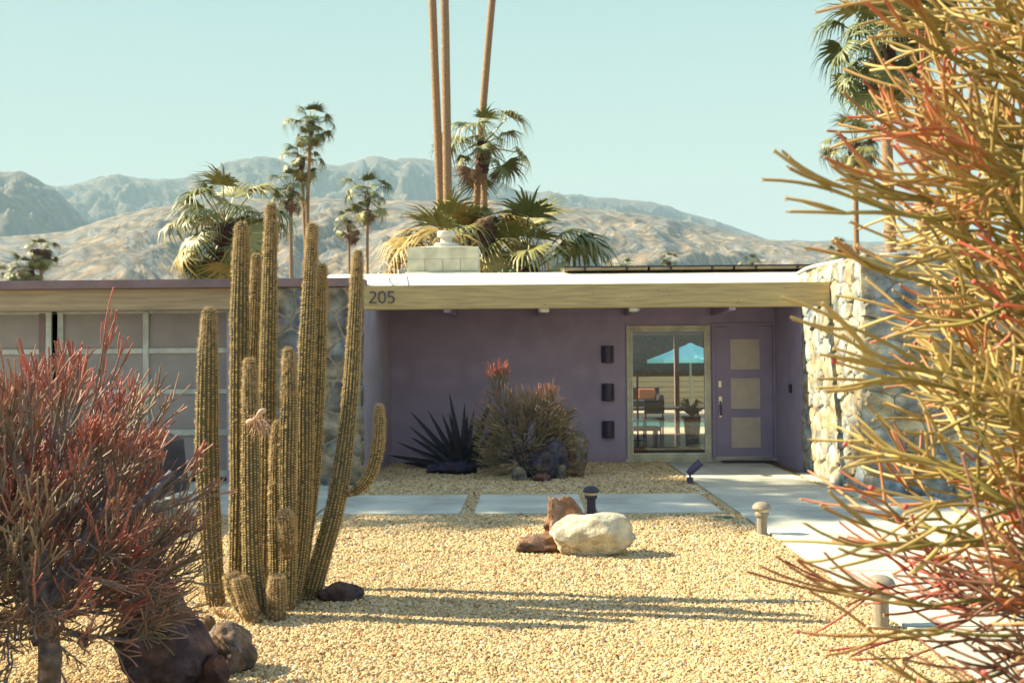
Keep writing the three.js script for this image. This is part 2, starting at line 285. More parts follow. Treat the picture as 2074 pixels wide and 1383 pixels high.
  part('lock_plate', box(2.955, 3.005, 1.17, 1.27, WZ - .005, WZ + .012, .004), M.steel, door);
  const h = part('handle', box(2.955, 3.01, .90, 1.03, WZ - .005, WZ + .012, .004), M.steel, door); part('foot_plate', box(2.965, 3.0, .70, .78, WZ - .005, WZ + .012, .004), M.steel, h);
  part('grip', sweep(curve([[2.982, .95, WZ + .01], [2.982, .94, WZ + .055], [2.982, .85, WZ + .06], [2.982, .75, WZ + .05], [2.982, .74, WZ + .01]], 16), () => .011, 8), M.darkMetal, h);
  part('kick_strip', box(2.91, 3.80, .068, .09, WZ - .005, WZ + .02, .003), M.steel, door);
  part('threshold', box(2.87, 3.86, .03, .06, WZ - .03, WZ + .07, .004), M.alu, door);
  // chimney
  const ch = part('chimney', box(-2.12, -.9, 3.12, 3.62, -19.4, -18.52), M.block, house);
  const bR = rng(3);
  for (let r = 0; r < 2; r++) for (let c = 0; c < 4; c++) { const off = r ? 0 : .0, x0 = -2.155 + c * .318 + off, y0 = 3.235 + r * .225; if (r === 1) continue; part('block', box(x0 + .003, x0 + .313, y0, y0 + .222, -18.53, -18.495, .004), M.block, ch); }
  part('block', box(-2.152, -.886, 3.46, 3.668, -18.53, -18.495, .004), M.block, ch);
  part('crown', merge([box(-2.16, -.88, 3.62, 3.674, -19.43, -18.50), (() => { const s = new THREE.CylinderGeometry(.3, .9, .05, 4).rotateY(Math.PI / 4).scale(1, 1, .7).translate(-1.52, 3.698, -18.96); s.deleteAttribute('uv'); s.computeVertexNormals(); return uvm(s); })()]), M.white, ch);
  part('curb', box(-2.19, -.84, 3.06, 3.22, -19.45, -18.42, .03), M.white, ch);
  const lathe = new THREE.LatheGeometry([[0, 0], [.22, 0], [.225, .06], [.215, .075], [.12, .08], [.105, .11], [.105, .19], [.155, .2], [.165, .215], [.165, .28], [.15, .3], [0, .31]].map((a) => new THREE.Vector2(...a)), 24).translate(-1.49, 3.70, -18.9);
  part('flue_cap', toCreasedNormals(lathe, .6), M.white, ch);
}
{ // house number, one digit each
  const font = await new FontLoader().loadAsync('fonts/droid/droid_sans_regular.typeface.json');
  const D = { 2: 'dark number two fixed at the start of the beam', 0: 'dark number zero between the other digits on the beam', 5: 'dark number five, last digit on the beam' };
  [['2', -2.04], ['0', -1.925], ['5', -1.81]].forEach(([d, x]) => {
    const g = new TextGeometry(d, { font, size: .155, depth: .014, curveSegments: 6, bevelEnabled: false }); g.translate(x, 2.335, -13.198);
    tag(part('house_number', g, M.darkMetal), D[d], 'house number', 'digits of the house number');
  });
}
{ // right hand stone wall
  const w = thing('stone_wall', 'thick cream stone wall, sunlit on the side by the entry path', 'wall', [0, 0, 0]);
  part('core', merge([box(3.87, 4.4, 0, 2.74, -14.58, -11.95), box(3.87, 4.4, 0, 2.42, -16.7, -14.58), box(4.4, 8.5, 0, 2.6, -12.5, -11.95)]), M.mortar, w);
  const side = new THREE.Matrix4().makeRotationY(-Math.PI / 2).setPosition(3.87, 0, -14.64);
  stoneFace(w, 2.70, 2.74, 6, 12, 5, creamMats, side, .032, .010, 1.6);
  const frontM = new THREE.Matrix4().makeTranslation(3.83, 0, -11.95);
  stoneFace(w, 3.4, 2.74, 7, 12, 6, creamMats, frontM, .032, .010, 1.6);
  const topM = new THREE.Matrix4().makeRotationX(-Math.PI / 2).setPosition(3.85, 2.74, -11.93);
  stoneFace(w, .56, 2.5, 2, 7, 8, creamMats, topM, .05, .02);
  part('plaster_side', box(3.835, 3.868, 0, 2.42, -16.2, -14.66), M.plaster, w);
  part('flashing', sweep(curve([[3.80, 2.79, -14.6], [3.84, 2.83, -14.2], [3.95, 2.84, -13.8], [4.02, 2.83, -13.2]], 10), () => .028, 8), M.white, w);
}
// solar panels
[['solar panel with a pale frame nearest the chimney', .62, 2.05], ['middle solar panel on the white roof', 2.09, 3.50], ['solar panel on the roof closest to the stone wall', 3.54, 4.95]].forEach(([l, a, b], i) => {
  const t = thing('solar_panel', l, 'solar panel', [a, 3.15, -17.7], 'solar panels on the roof');
  const tilt = new THREE.Matrix4().makeRotationX(.03);
  part('frame', box(0, b - a, 0, .05, -1, .02, .004).applyMatrix4(tilt), surf(.42, .32, .2, .5, T.stain, 1), t);
  part('cell_sheet', box(-.02, b - a + .02, .052, .072, -1, .035).applyMatrix4(tilt), mat(.02, .022, .035, .25), t);
  for (const x of [.25, .75]) part('bracket', box((b - a) * x - .02, (b - a) * x + .02, 0, .05, .021, .03).applyMatrix4(tilt), M.dark, t);
});
// wire run on the roof beside the chimney
{
  const t = thing('roof_cable', 'loose white cable looping across the roof beside the chimney', 'cable', [0, 0, 0]);
  const ln = [[[-2.0, 2.61, -14.5], [-1.85, 2.72, -14.8], [-1.7, 2.62, -14.6]], [[-1.9, 2.63, -14.6], [-2.3, 2.95, -16], [-2.45, 3.12, -17.2], [-2.3, 3.22, -17.9]], [[-2.6, 3.2, -17.9], [-2.5, 3.36, -18], [-2.38, 3.24, -17.9]], [[-1.8, 2.63, -14.6], [-2.0, 2.9, -16], [-2.2, 3.18, -17.6]]];
  for (const c of ln) part('wire', sweep(curve(c, 14), () => .008, 5), mat(.55, .55, .52, .6), t);
}
// ---------------------------------------------------------------- wall lamps, keypad, mat
[['louvred dark wall lamp, top of the three beside the window', 1.83], ['louvred dark wall lamp, middle of the three beside the window', 1.24], ['louvred dark wall lamp, bottom of the three beside the window', .66]].forEach(([l, y]) => {
  const t = thing('wall_lamp', l, 'wall lamp', [1.235, y - .27, -16.2], 'louvred wall lamps');
  part('body', toCreasedNormals(new THREE.CylinderGeometry(.085, .085, .255, 20, 1, false, -Math.PI / 2, Math.PI).scale(1, 1, 1.1).translate(0, .135, .004), .5), M.darkMetal, t);
  for (let k = 0; k < 7; k++) part('louvre', new THREE.CylinderGeometry(.098, .092, .012, 20, 1, false, -Math.PI / 2, Math.PI).scale(1, 1, 1.1).translate(0, .018 + k * .039, .004), M.darkMetal, t);
  part('back_plate', box(-.1, .1, 0, .272, .001, .006), M.darkMetal, t);
});
{ const t = thing('entry_keypad', 'small dark keypad on the shaded side wall by the door', 'keypad', [3.83, 1.1, -15.2]); part('housing', box(-.025, .004, 0, .13, -.05, .05, .006), M.dark, t); part('button', box(-.032, -.026, .05, .08, -.015, .015), M.darkMetal, t); }
{ const m = part('door_mat', box(2.95, 3.75, .034, .048, -16.08, -15.75, .005), surf(.10, .075, .075, 1, T.fine, 6, T.fineB, 12, .004)); tag(m, 'thin dark door mat lying before the front door', 'door mat'); }

// ---------------------------------------------------------------- path lights, spot, valve lid
function bollard(x, z, m, lens, label) {
  const t = thing('path_light', label, 'path light', [x, 0, z], 'mushroom path lights along the walk');
  const L = (pts) => toCreasedNormals(new THREE.LatheGeometry(pts.map((a) => new THREE.Vector2(...a)), 28), .5);
  part('base', L([[.0, 0], [.055, 0], [.055, .02], [.04, .028], [0, .028]]), M.frame, t);
  part('post', L([[0, .02], [.044, .02], [.044, .17], [.046, .172], [.046, .185], [0, .186]]), m, t);
  part('collar', L([[0, .178], [.055, .178], [.062, .19], [.062, .208], [.056, .214], [0, .214]]), m, t);
  part('lens', L([[0, .213], [.05, .213], [.05, .248], [0, .248]]), lens, t);
  part('cap', L([[0, .243], [.079, .243], [.083, .25], [.08, .268], [.066, .288], [.04, .303], [0, .31]]), m, t);
}
const lens = mat(.62, .54, .34, .35), bm = surf(.36, .31, .25, .65, T.stain, 3), bd = surf(.05, .045, .085, .6, T.stain, 3);
bollard(.62, -10.46, bd, lens, 'dark path light standing between two cross walk slabs');
bollard(2.04, -9.17, bm, lens, 'pale path light at the middle of the entry path');
bollard(1.99, -5.95, bm, lens, 'nearest pale path light, partly behind the bush branches');
{
  const t = thing('garden_spotlight', 'small dark tilted spotlight in the porch gravel', 'spotlight', [2.03, 0, -13.15]);
  part('base', cyl(.045, .04, .10, 0, 0, 0, 16), M.darkMetal, t); part('stem', cyl(.014, .014, .06, 0, .1, 0, 10), M.darkMetal, t);
  const a = new THREE.Matrix4().makeRotationZ(-.85); const hd = part('head', merge([new THREE.CylinderGeometry(.052, .046, .19, 18).translate(0, .04, 0), new THREE.CylinderGeometry(.03, .046, .03, 18).translate(0, -.07, 0)]).applyMatrix4(a).translate(.035, .2, 0), M.darkMetal, t);
  part('lens', new THREE.CylinderGeometry(.044, .044, .004, 18).translate(0, .138, 0).applyMatrix4(a).translate(.035, .2, 0), mat(.3, .3, .3, .1), hd);
}
tag(part('valve_lid', box(1.80, 1.99, 0, .03, -10.27, -10.16, .006), surf(.07, .16, .13, .7, T.stain, 3)), 'green plastic valve box lid set in the gravel', 'valve lid');

// ---------------------------------------------------------------- rocks
function rock(name, label, pos, size, seed, m, { rough = .22, cuts = 6, turn = 0, group, freq = 1.1, taper = 0, shear = 0 } = {}) {
  let g = new THREE.IcosahedronGeometry(1, 14); g.deleteAttribute('uv'); g.deleteAttribute('normal'); g = mergeVertices(g, 1e-4);
  const R = rng(seed), P = []; for (let i = 0; i < cuts; i++) { const a = R() * 6.28, y = R() * 1.5 - .5, n = V(Math.cos(a), y, Math.sin(a)).normalize(); P.push([n, .62 + .25 * R()]); }
  const p = g.attributes.position, v = V(0, 0, 0);
  for (let i = 0; i < p.count; i++) {
    v.fromBufferAttribute(p, i); for (const [n, d] of P) { const k = v.dot(n) - d; if (k > 0) v.addScaledVector(n, -k * .9); }
    const q = v.clone(); const k = 1 + rough * fbm(q.x * freq + seed, q.y * freq, q.z * freq, 5) + .035 * ridged(q.x * 4 + seed, q.y * 4, q.z * 4, 3); v.multiplyScalar(k); const tp = 1 - taper * clamp((v.y + .6) / 1.4, 0, 1); p.setXYZ(i, (v.x * tp + shear * v.y) * size[0], v.y * size[1], v.z * tp * size[2]);
  }
  g.computeVertexNormals(); uvm(g); g.computeBoundingBox(); g.translate(0, -g.boundingBox.min.y - size[1] * .28, 0);
  const o = part(name, g, m); o.position.set(...pos); o.rotation.y = turn; return tag(o, label, 'rock', group);
}
const rk = (r, g, b) => surf(r, g, b, .92, T.rock, 2.2, T.rockB, 4, .01);
rock('boulder', 'rounded cream white boulder in the middle of the gravel', [.52, 0, -8.3], [.34, .19, .2], 12, surf(.76, .70, .55, .92, T.stain, 2.5, T.rockB, 3.5, .012), { rough: .18, cuts: 6, turn: .1 });
rock('boulder', 'peaked red brown boulder behind the white boulder', [.30, 0, -8.72], [.27, .235, .2], 33, rk(.56, .30, .18), { rough: .28, cuts: 9, turn: .5, taper: .4, shear: -.35 });
rock('boulder', 'low flat red rock at the side of the white boulder', [.16, 0, -8.48], [.29, .085, .16], 8, rk(.40, .21, .13), { rough: .2, cuts: 6, turn: .2 });
rock('boulder', 'tall dark purple brown rock under the firestick bush', [-1.74, 0, -4.85], [.26, .34, .22], 19, rk(.19, .115, .12), { rough: .26, cuts: 9, turn: .3, taper: .62, shear: -.12 });
rock('boulder', 'rounded brown rock beside the tall dark rock', [-1.52, 0, -5.15], [.16, .14, .14], 23, rk(.30, .21, .16), { rough: .18, cuts: 7 });
rock('boulder', 'small red rock between the tall dark rock and gravel', [-1.50, 0, -4.9], [.08, .085, .08], 29, rk(.23, .10, .08), { rough: .2 });
rock('boulder', 'flat dark rock at the foot of the leaning cactus stem', [-1.24, 0, -6.72], [.155, .075, .1], 37, rk(.20, .12, .10), { rough: .2, cuts: 8 });
rock('boulder', 'dark rounded boulder in front of the porch bush', [.22, 0, -13.95], [.33, .33, .25], 41, rk(.16, .125, .16), { rough: .14 });
rock('boulder', 'taller tan boulder beside the porch bush', [.58, 0, -14.1], [.24, .35, .22], 43, rk(.34, .24, .16), { rough: .16, cuts: 7 });
rock('boulder', 'small red stone lying before the porch boulders', [.13, 0, -13.55], [.14, .07, .1], 47, rk(.30, .13, .10), {});
rock('boulder', 'small grey angular stone by the porch bush', [-.12, 0, -13.6], [.10, .12, .09], 53, rk(.34, .30, .24), { cuts: 9 });
rock('boulder', 'small upright stone between the two porch boulders', [.42, 0, -13.75], [.07, .12, .07], 57, rk(.30, .27, .22), { cuts: 9 });
rock('boulder', 'long low dark rock at the foot of the agave', [-1.08, 0, -14.55], [.38, .10, .2], 59, rk(.10, .075, .12), { cuts: 8 });
rock('pebble_shard', 'thin upright stone shard in gravel by the leftmost cactus stem', [-1.86, 0, -5.95], [.05, .05, .03], 61, rk(.42, .27, .17), { cuts: 9 });

// ---------------------------------------------------------------- columnar cactus
{
  const cactus = thing('columnar_cactus', 'tall clump of spiny golden columnar cactus stems on the gravel', 'cactus', [-1.6, 0, -6.55]);
  const O = V(1.6, 0, 6.55), body = mat(1, 1, 1, .7, { vertexColors: true }), spineM = mat(.60, .43, .19, .65), tipM = mat(.56, .41, .22, .7), cut = mat(.045, .03, .04, .95);
  // one areole: seven short spines
  const sp = (n, len, seed) => { const R = rng(seed), a = []; for (let i = 0; i < n; i++) { const c = new THREE.ConeGeometry(.0013, len * (.6 + .6 * R()), 3, 1, true).translate(0, len * .45, 0); const tilt = .35 + .85 * R(), az = i / n * 6.28 + R(); c.applyMatrix4(new THREE.Matrix4().makeRotationAxis(V(Math.cos(az), 0, Math.sin(az)), tilt)); a.push(c); } a.push(new THREE.OctahedronGeometry(.0062, 0).scale(1, .6, 1)); return merge(a); };
  const areole = sp(7, .014, 3), tuft = sp(9, .026, 4);
  const stems = [
    [[[-1.996, -.02, -6.59], [-2.025, .336, -6.59], [-2.044, .712, -6.59], [-2.053, 1.026, -6.59], [-2.047, 1.34, -6.58], [-2.040, 1.655, -6.57], [-2.034, 1.855, -6.57]], [[0, .058], [.1, .066], [.4, .068], [.5, .073], [.62, .068], [.85, .058], [1, .040]], 0],
    [[[-1.955, -.02, -6.9], [-1.935, .674, -6.9], [-1.934, 1.331, -6.9], [-1.927, 1.991, -6.9], [-1.917, 2.44, -6.9]], [[0, .058], [.3, .06], [.75, .061], [.92, .05], [1, .04]], 0],
    [[[-1.87, -.02, -7.15], [-1.90, .81, -7.15], [-1.908, 1.495, -7.15], [-1.89, 2.01, -7.15], [-1.884, 2.27, -7.15]], [[0, .045], [.5, .045], [.85, .038], [1, .03]], 0],
    [[[-1.742, -.03, -6.8], [-1.725, .685, -6.8], [-1.720, 1.332, -6.8], [-1.706, 1.982, -6.8], [-1.692, 2.56, -6.8]], [[0, .055], [.4, .056], [.75, .049], [.9, .042], [1, .032]], 0],
    [[[-1.653, -.03, -6.3], [-1.683, .297, -6.3], [-1.694, .745, -6.3], [-1.697, 1.195, -6.3], [-1.702, 1.53, -6.3]], [[0, .068], [.25, .058], [.6, .052], [.88, .045], [1, .032]], 0],
    [[[-1.514, -.03, -6.45], [-1.501, .42, -6.45], [-1.506, .879, -6.45], [-1.496, 1.278, -6.45], [-1.498, 1.60, -6.45]], [[0, .05], [.4, .052], [.7, .056], [.9, .045], [1, .03]], 0],
    [[[-1.518, -.03, -6.6], [-1.463, .332, -6.6], [-1.434, .707, -6.6], [-1.426, 1.335, -6.6], [-1.403, 1.903, -6.6], [-1.379, 2.40, -6.6]], [[0, .042], [.2, .05], [.5, .054], [.8, .045], [.92, .037], [1, .028]], 0],
    [[[-1.53, -.03, -6.76], [-1.44, .58, -6.76], [-1.396, 1.105, -6.76], [-1.372, 1.59, -6.76], [-1.350, 2.155, -6.76]], [[0, .045], [.5, .05], [.8, .045], [.93, .036], [1, .027]], 0],
    [[[-1.439, -.03, -6.72], [-1.352, .278, -6.72], [-1.262, .596, -6.72], [-1.22, .91, -6.80], [-1.19, 1.33, -6.90], [-1.175, 1.82, -7.0], [-1.165, 2.28, -7.08]], [[0, .055], [.12, .062], [.3, .058], [.5, .052], [.8, .045], [.92, .038], [1, .028]], 0],
    [[[-1.215, .69, -6.72], [-1.120, .715, -6.72], [-1.046, .786, -6.72], [-.997, .913, -6.72], [-.974, 1.073, -6.72], [-.970, 1.24, -6.72]], [[0, .022], [.2, .036], [.6, .036], [.9, .031], [1, .022]], 0],
    [[[-1.660, -.02, -6.2], [-1.745, .15, -6.2], [-1.789, .275, -6.2]], [[0, .04], [.6, .048], [.9, .047], [1, .036]], 1],
    [[[-1.614, -.02, -6.12], [-1.678, .15, -6.12], [-1.713, .270, -6.12]], [[0, .042], [.6, .048], [.9, .046], [1, .036]], 1],
    [[[-1.509, -.02, -6.2], [-1.511, .13, -6.2], [-1.511, .262, -6.2]], [[0, .05], [.5, .054], [.9, .048], [1, .036]], 1],
    [[[-1.470, .36, -6.32], [-1.466, .50, -6.26], [-1.472, .60, -6.25]], [[0, .03], [.4, .05], [1, .046]], 0],
    [[[-1.630, -.02, -6.7], [-1.642, .696, -6.7], [-1.635, 1.015, -6.7], [-1.628, 1.13, -6.7]], [[0, .05], [.6, .045], [1, .032]], 0],
  ];
  const m4 = new THREE.Matrix4(), X = V(0, 0, 0), Y = V(0, 0, 0), Z = V(0, 0, 0);
  stems.forEach(([path, rads, isCut], si) => {
    const R = rng(100 + si), cv = new THREE.CatmullRomCurve3(path.map((a) => V(...a).add(O))), L = cv.getLength(), n = Math.max(10, Math.ceil(L / .03));
    const pts = cv.getSpacedPoints(n), ribs = si === 9 ? 12 : 15, seg = ribs * 4, ph = R() * 6;
    const rad0 = (t) => pick(rads, t) * (1 + .075 * N3(t * L * 4.3, si * 7, 1) + .02 * N3(t * L * 17, si * 3, 5));
    const all = pts.map((p, i) => [p, rad0(i / n)]);
    if (!isCut) { const d = pts[n].clone().sub(pts[n - 1]).normalize(), r = rad0(1); for (const a of [.3, .6, .85, .97]) all.push([pts[n].clone().addScaledVector(d, r * 1.25 * a), r * Math.sqrt(1 - a * a)]); }
    const g = sweep(all.map((a) => a[0]), (i, a) => all[i][1] * (1 - .17 * (.5 - .5 * Math.cos(ribs * a + ph))), seg, {
      col: (i, a) => { const groove = .5 - .5 * Math.cos(ribs * a + ph), t = i / all.length, q = fbm(all[i][0].x * 9 + Math.cos(a), all[i][0].y * 6, Math.sin(a) + si, 3); const corky = clamp((.13 - t * L) * 6 + q * .8 + (N3(all[i][0].y * 3, si * 5, Math.cos(a)) > .42 ? .45 : 0), 0, .8); const gr = [.115 + .05 * q, .10 + .03 * q, .05]; return [lerp(gr[0], .20, corky), lerp(gr[1], .135, corky), lerp(gr[2], .085, corky)]; },
    });
    const stem = part('stem', g, body, cactus);
    if (isCut) { const d = pts[n].clone().sub(pts[n - 1]).normalize(), r = rad0(1); const c = new THREE.SphereGeometry(r * .93, 18, 8, 0, 6.3, 0, 1.2).scale(1, .45, 1); c.applyQuaternion(new THREE.Quaternion().setFromUnitVectors(V(0, 1, 0), d)).translate(...pts[n].clone().addScaledVector(d, -r * .1).toArray()); part('cut_end', c, cut, stem); }
    // areoles along the crests, using the same moving frame as sweep
    const mats4 = [[], []]; let up = V(0, 0, 1);
    const frames = all.map((a, i) => { const t = all[Math.min(i + 1, all.length - 1)][0].clone().sub(all[Math.max(i - 1, 0)][0]).normalize(); const b = t.clone().cross(up).normalize(); up = b.clone().cross(t).normalize(); return [t, b, up.clone()]; });
    const step = .0165, total = all.length - 1, seglen = L / n;
    for (let k = 0; k < ribs; k++) { const a = (k * Math.PI * 2 - ph) / ribs; for (let s = (k % 2) * step * .5 + .02; s < L + all[n][1] * 1.1; s += step * (.9 + .2 * R())) {
      const f = s <= L ? s / seglen : n + (s - L) / (all[n][1] * 1.25) * 4, i = Math.min(total - 1, Math.floor(f)), u = Math.min(1, f - i); if (s < .12 && R() < .5) continue;
      const c = all[i][0].clone().lerp(all[i + 1][0], u), r = lerp(all[i][1], all[i + 1][1], u) * 1.005, fr = frames[i];
      Y.copy(fr[1]).multiplyScalar(Math.cos(a)).addScaledVector(fr[2], Math.sin(a)); if (s > L) Y.addScaledVector(fr[0], .9).normalize();
      const top = s > L - .28; c.addScaledVector(s > L ? Y.clone().addScaledVector(fr[0], -Y.dot(fr[0])).normalize() : Y, r);
      X.copy(fr[0]).cross(Y).normalize(); Z.copy(X).cross(Y); const z = .55 + .75 * R(); if (R() < .04) continue; const w = R() * 6.3; const X2 = X.clone().multiplyScalar(Math.cos(w)).addScaledVector(Z, Math.sin(w)), Z2 = X2.clone().cross(Y);
      m4.makeBasis(X2.multiplyScalar(z), Y.clone().multiplyScalar(z), Z2.multiplyScalar(z)).setPosition(c); mats4[top || R() < .06 ? 1 : 0].push(m4.clone());
    } }
    mats4.forEach((ms, w) => { if (!ms.length) return; const im = new THREE.InstancedMesh(w ? tuft : areole, w ? tipM : spineM, ms.length); ms.forEach((m, i) => im.setMatrixAt(i, m)); im.name = 'spines'; im.userData.kind = 'stuff'; stem.add(im); });
  });
  // withered flower tuft half way up
  const R = rng(9), a = [];
  for (let i = 0; i < 150; i++) { const d = V(R() - .3, R() - .55, R() - .3).normalize(), s = V(.01 * (R() - .5), .01 * (R() - .5), .01 * (R() - .5)).add(V(-1.645 + (R() - .4) * .07, 1.175 + (R() - .5) * .06, -6.235)); a.push(sweep([s, s.clone().addScaledVector(d, .03 + .02 * R()), s.clone().addScaledVector(d, .05 + .05 * R()).add(V(0, -.025 * R(), 0))].map((p) => p.clone().add(O)), (i2) => .0022 * (1 - i2 * .35), 4)); }
  a.push(sweep(curve([[-1.70, 1.18, -6.23], [-1.66, 1.195, -6.215], [-1.62, 1.24, -6.22], [-1.59, 1.26, -6.24]], 10).map((p) => p.add(O)), (i) => .013 + .006 * Math.sin(i), 8));
  part('dried_flower', merge(a), mat(.62, .42, .30, .95), cactus);
}
{ // dry weed at the cactus foot
  const t = thing('dry_weed', 'small dry orange weed at the foot of the cactus', 'weed', [-1.86, 0, -6.25]), R = rng(71);
  for (let i = 0; i < 16; i++) { const a = R() * 6.28, l = .05 + .06 * R(); part('twig', sweep([V(0, 0, 0), V(Math.cos(a) * l * .5, l * .6, Math.sin(a) * l * .5), V(Math.cos(a + .5) * l, l * (.7 + .4 * R()), Math.sin(a + .5) * l)], (k) => .003 - k * .0006, 4), mat(.42, .24, .13, .9), t); }
}

// ---------------------------------------------------------------- firestick bushes
const unit = (R) => { const z = R() * 2 - 1, a = R() * 6.2832, s = Math.sqrt(1 - z * z); return V(s * Math.cos(a), z, s * Math.sin(a)); };
class Acc { constructor() { this.p = []; this.n = []; this.c = []; this.i = []; }
  stick(p0, pm, p1, r0, r1, c0, c1, seg = 5, st = 4) {
    let up = unit(() => .37); const base = this.p.length / 3;
    for (let s = 0; s <= st; s++) {
      const t = s / st, a = (1 - t) * (1 - t), b = 2 * t * (1 - t), c = t * t;
      const x = a * p0.x + b * pm.x + c * p1.x, y = a * p0.y + b * pm.y + c * p1.y, z = a * p0.z + b * pm.z + c * p1.z;
      const d = V(lerp(pm.x - p0.x, p1.x - pm.x, t), lerp(pm.y - p0.y, p1.y - pm.y, t), lerp(pm.z - p0.z, p1.z - pm.z, t)).normalize();
      const bx = d.clone().cross(up).normalize(); up = bx.clone().cross(d).normalize(); const r = lerp(r0, r1, t);
      for (let k = 0; k < seg; k++) { const g = k / seg * 6.2832, cx = Math.cos(g), sx = Math.sin(g), nx = bx.x * cx + up.x * sx, ny = bx.y * cx + up.y * sx, nz = bx.z * cx + up.z * sx; this.p.push(x + nx * r, y + ny * r, z + nz * r); this.n.push(nx, ny, nz); for (let q = 0; q < 3; q++) this.c.push(lerp(c0[q], c1[q], t)); }
      if (s === st) { this.p.push(x + d.x * r * .8, y + d.y * r * .8, z + d.z * r * .8); this.n.push(d.x, d.y, d.z); this.c.push(...c1); }
    }
    for (let s = 0; s < st; s++) for (let k = 0; k < seg; k++) { const a = base + s * seg + k, b = base + s * seg + (k + 1) % seg; this.i.push(a, a + seg, b, b, a + seg, b + seg); }
    const e = base + st * seg, tip = base + (st + 1) * seg; for (let k = 0; k < seg; k++) this.i.push(e + (k + 1) % seg, e + k, tip);
  }
  geo() { const g = new THREE.BufferGeometry(); g.setAttribute('position', new THREE.Float32BufferAttribute(this.p, 3)); g.setAttribute('normal', new THREE.Float32BufferAttribute(this.n, 3)); g.setAttribute('color', new THREE.Float32BufferAttribute(this.c, 3)); g.setIndex(this.i); return g; }
}
const mixc = (a, b, t) => [lerp(a[0], b[0], t), lerp(a[1], b[1], t), lerp(a[2], b[2], t)];
function spray(acc, R, p, dir, len, r, lv, max, o) {
  const per = unit(R), end = p.clone().addScaledVector(dir, len).addScaledVector(per, len * .12).add(V(0, o.lift * len * .12, 0));
  const mid = p.clone().lerp(end, .5).addScaledVector(unit(R), len * .10).add(V(0, -o.sag * len, 0));
  const t0 = lv / (max + 1), t1 = (lv + 1) / (max + 1), red = o.red;
  const ct = (t) => t < .62 ? mixc(o.c0, o.c1, t / .62) : mixc(o.c1, mixc(o.c2, o.c3, red), Math.pow((t - .62) / .38, .8));
  const j = .62 + .62 * R(), cj = (c) => c.map((x) => x * j);
  acc.stick(p, mid, end, r, r * .86, cj(ct(t0)), cj(ct(t1)), o.seg, o.st);
  if (o.nub && (lv === max || R() < .5)) for (let k = 0; k < 2 + (R() < .5); k++) { const u = unit(R); acc.stick(end, end.clone().addScaledVector(u, r * .7), end.clone().addScaledVector(u, r * 1.5).addScaledVector(dir, r * .6), r * .55, r * .35, [.45, .34, .15], [.50, .36, .16], 4, 1); }
  if (lv === max) { if (o.tips) o.tips.push([end, dir.clone(), r]); return; }
  const n = lv === 0 ? 3 : R() < .35 ? 3 : 2;
  const d0 = end.clone().sub(mid).normalize();
  for (let k = 0; k < n; k++) { const d = d0.clone().multiplyScalar(1).addScaledVector(unit(R), o.spread).add(V(0, o.lift * .25, 0)).addScaledVector(o.bias, .22).normalize(); spray(acc, R, end, d, len * (.72 + .45 * R()), r * .84, lv + 1, max, o); }
}
const stickM = mat(1, 1, 1, .55, { vertexColors: true });
function bush(name, label, pos, { limbs, sprays, seed, col, r, len, max = 3, nub = true, seg = 5, st = 4, lift = .5, spread = .6, sag = .03, target, redAt, budRate = 0, limbR = .03, lean = [0, 0, 0], trunk = null }) {
  const t = thing(name, label, 'bush', pos), R = rng(seed), tips = [], branchStarts = [];
  // limbs fan out from the base
  const L = [];
  for (const l of limbs) { const c = curve(l.p, 12); const k = l.r || limbR; part('limb', sweep(c, (i, a) => k * (1 - .5 * i / c.length) * (1 + .08 * N3(i * .8, Math.cos(a) * 2, seed)), 10, { uvs: .3 }), col.bark, t); L.push(c); }
  const mass = new Acc();
  sprays.forEach((s, si) => {
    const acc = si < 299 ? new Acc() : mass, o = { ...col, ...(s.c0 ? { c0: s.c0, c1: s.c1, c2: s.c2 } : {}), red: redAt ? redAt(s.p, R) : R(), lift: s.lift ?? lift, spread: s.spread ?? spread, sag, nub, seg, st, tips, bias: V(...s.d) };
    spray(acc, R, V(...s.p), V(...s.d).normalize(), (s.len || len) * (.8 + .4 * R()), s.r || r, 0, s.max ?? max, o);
    if (si < 299) part('branch', acc.geo(), stickM, t);
  });
  if (sprays.length > 299) part('branches', mass.geo(), stickM, t).userData.kind = 'stuff';
  if (budRate) { const g = new THREE.SphereGeometry(1, 10, 8); for (const [e, d, rr] of tips) if (R() < budRate) { const s = rr * (1.25 + .5 * R()); const b = part('flower_bud', g, col.bud, t); b.position.copy(e).addScaledVector(d, rr * 2.6); b.scale.set(s, s, s); const stalk = new Acc(); } }
  return t;
}
const bark = surf(.22, .17, .14, .9, T.rock, 3, T.rockB, 6, .004);
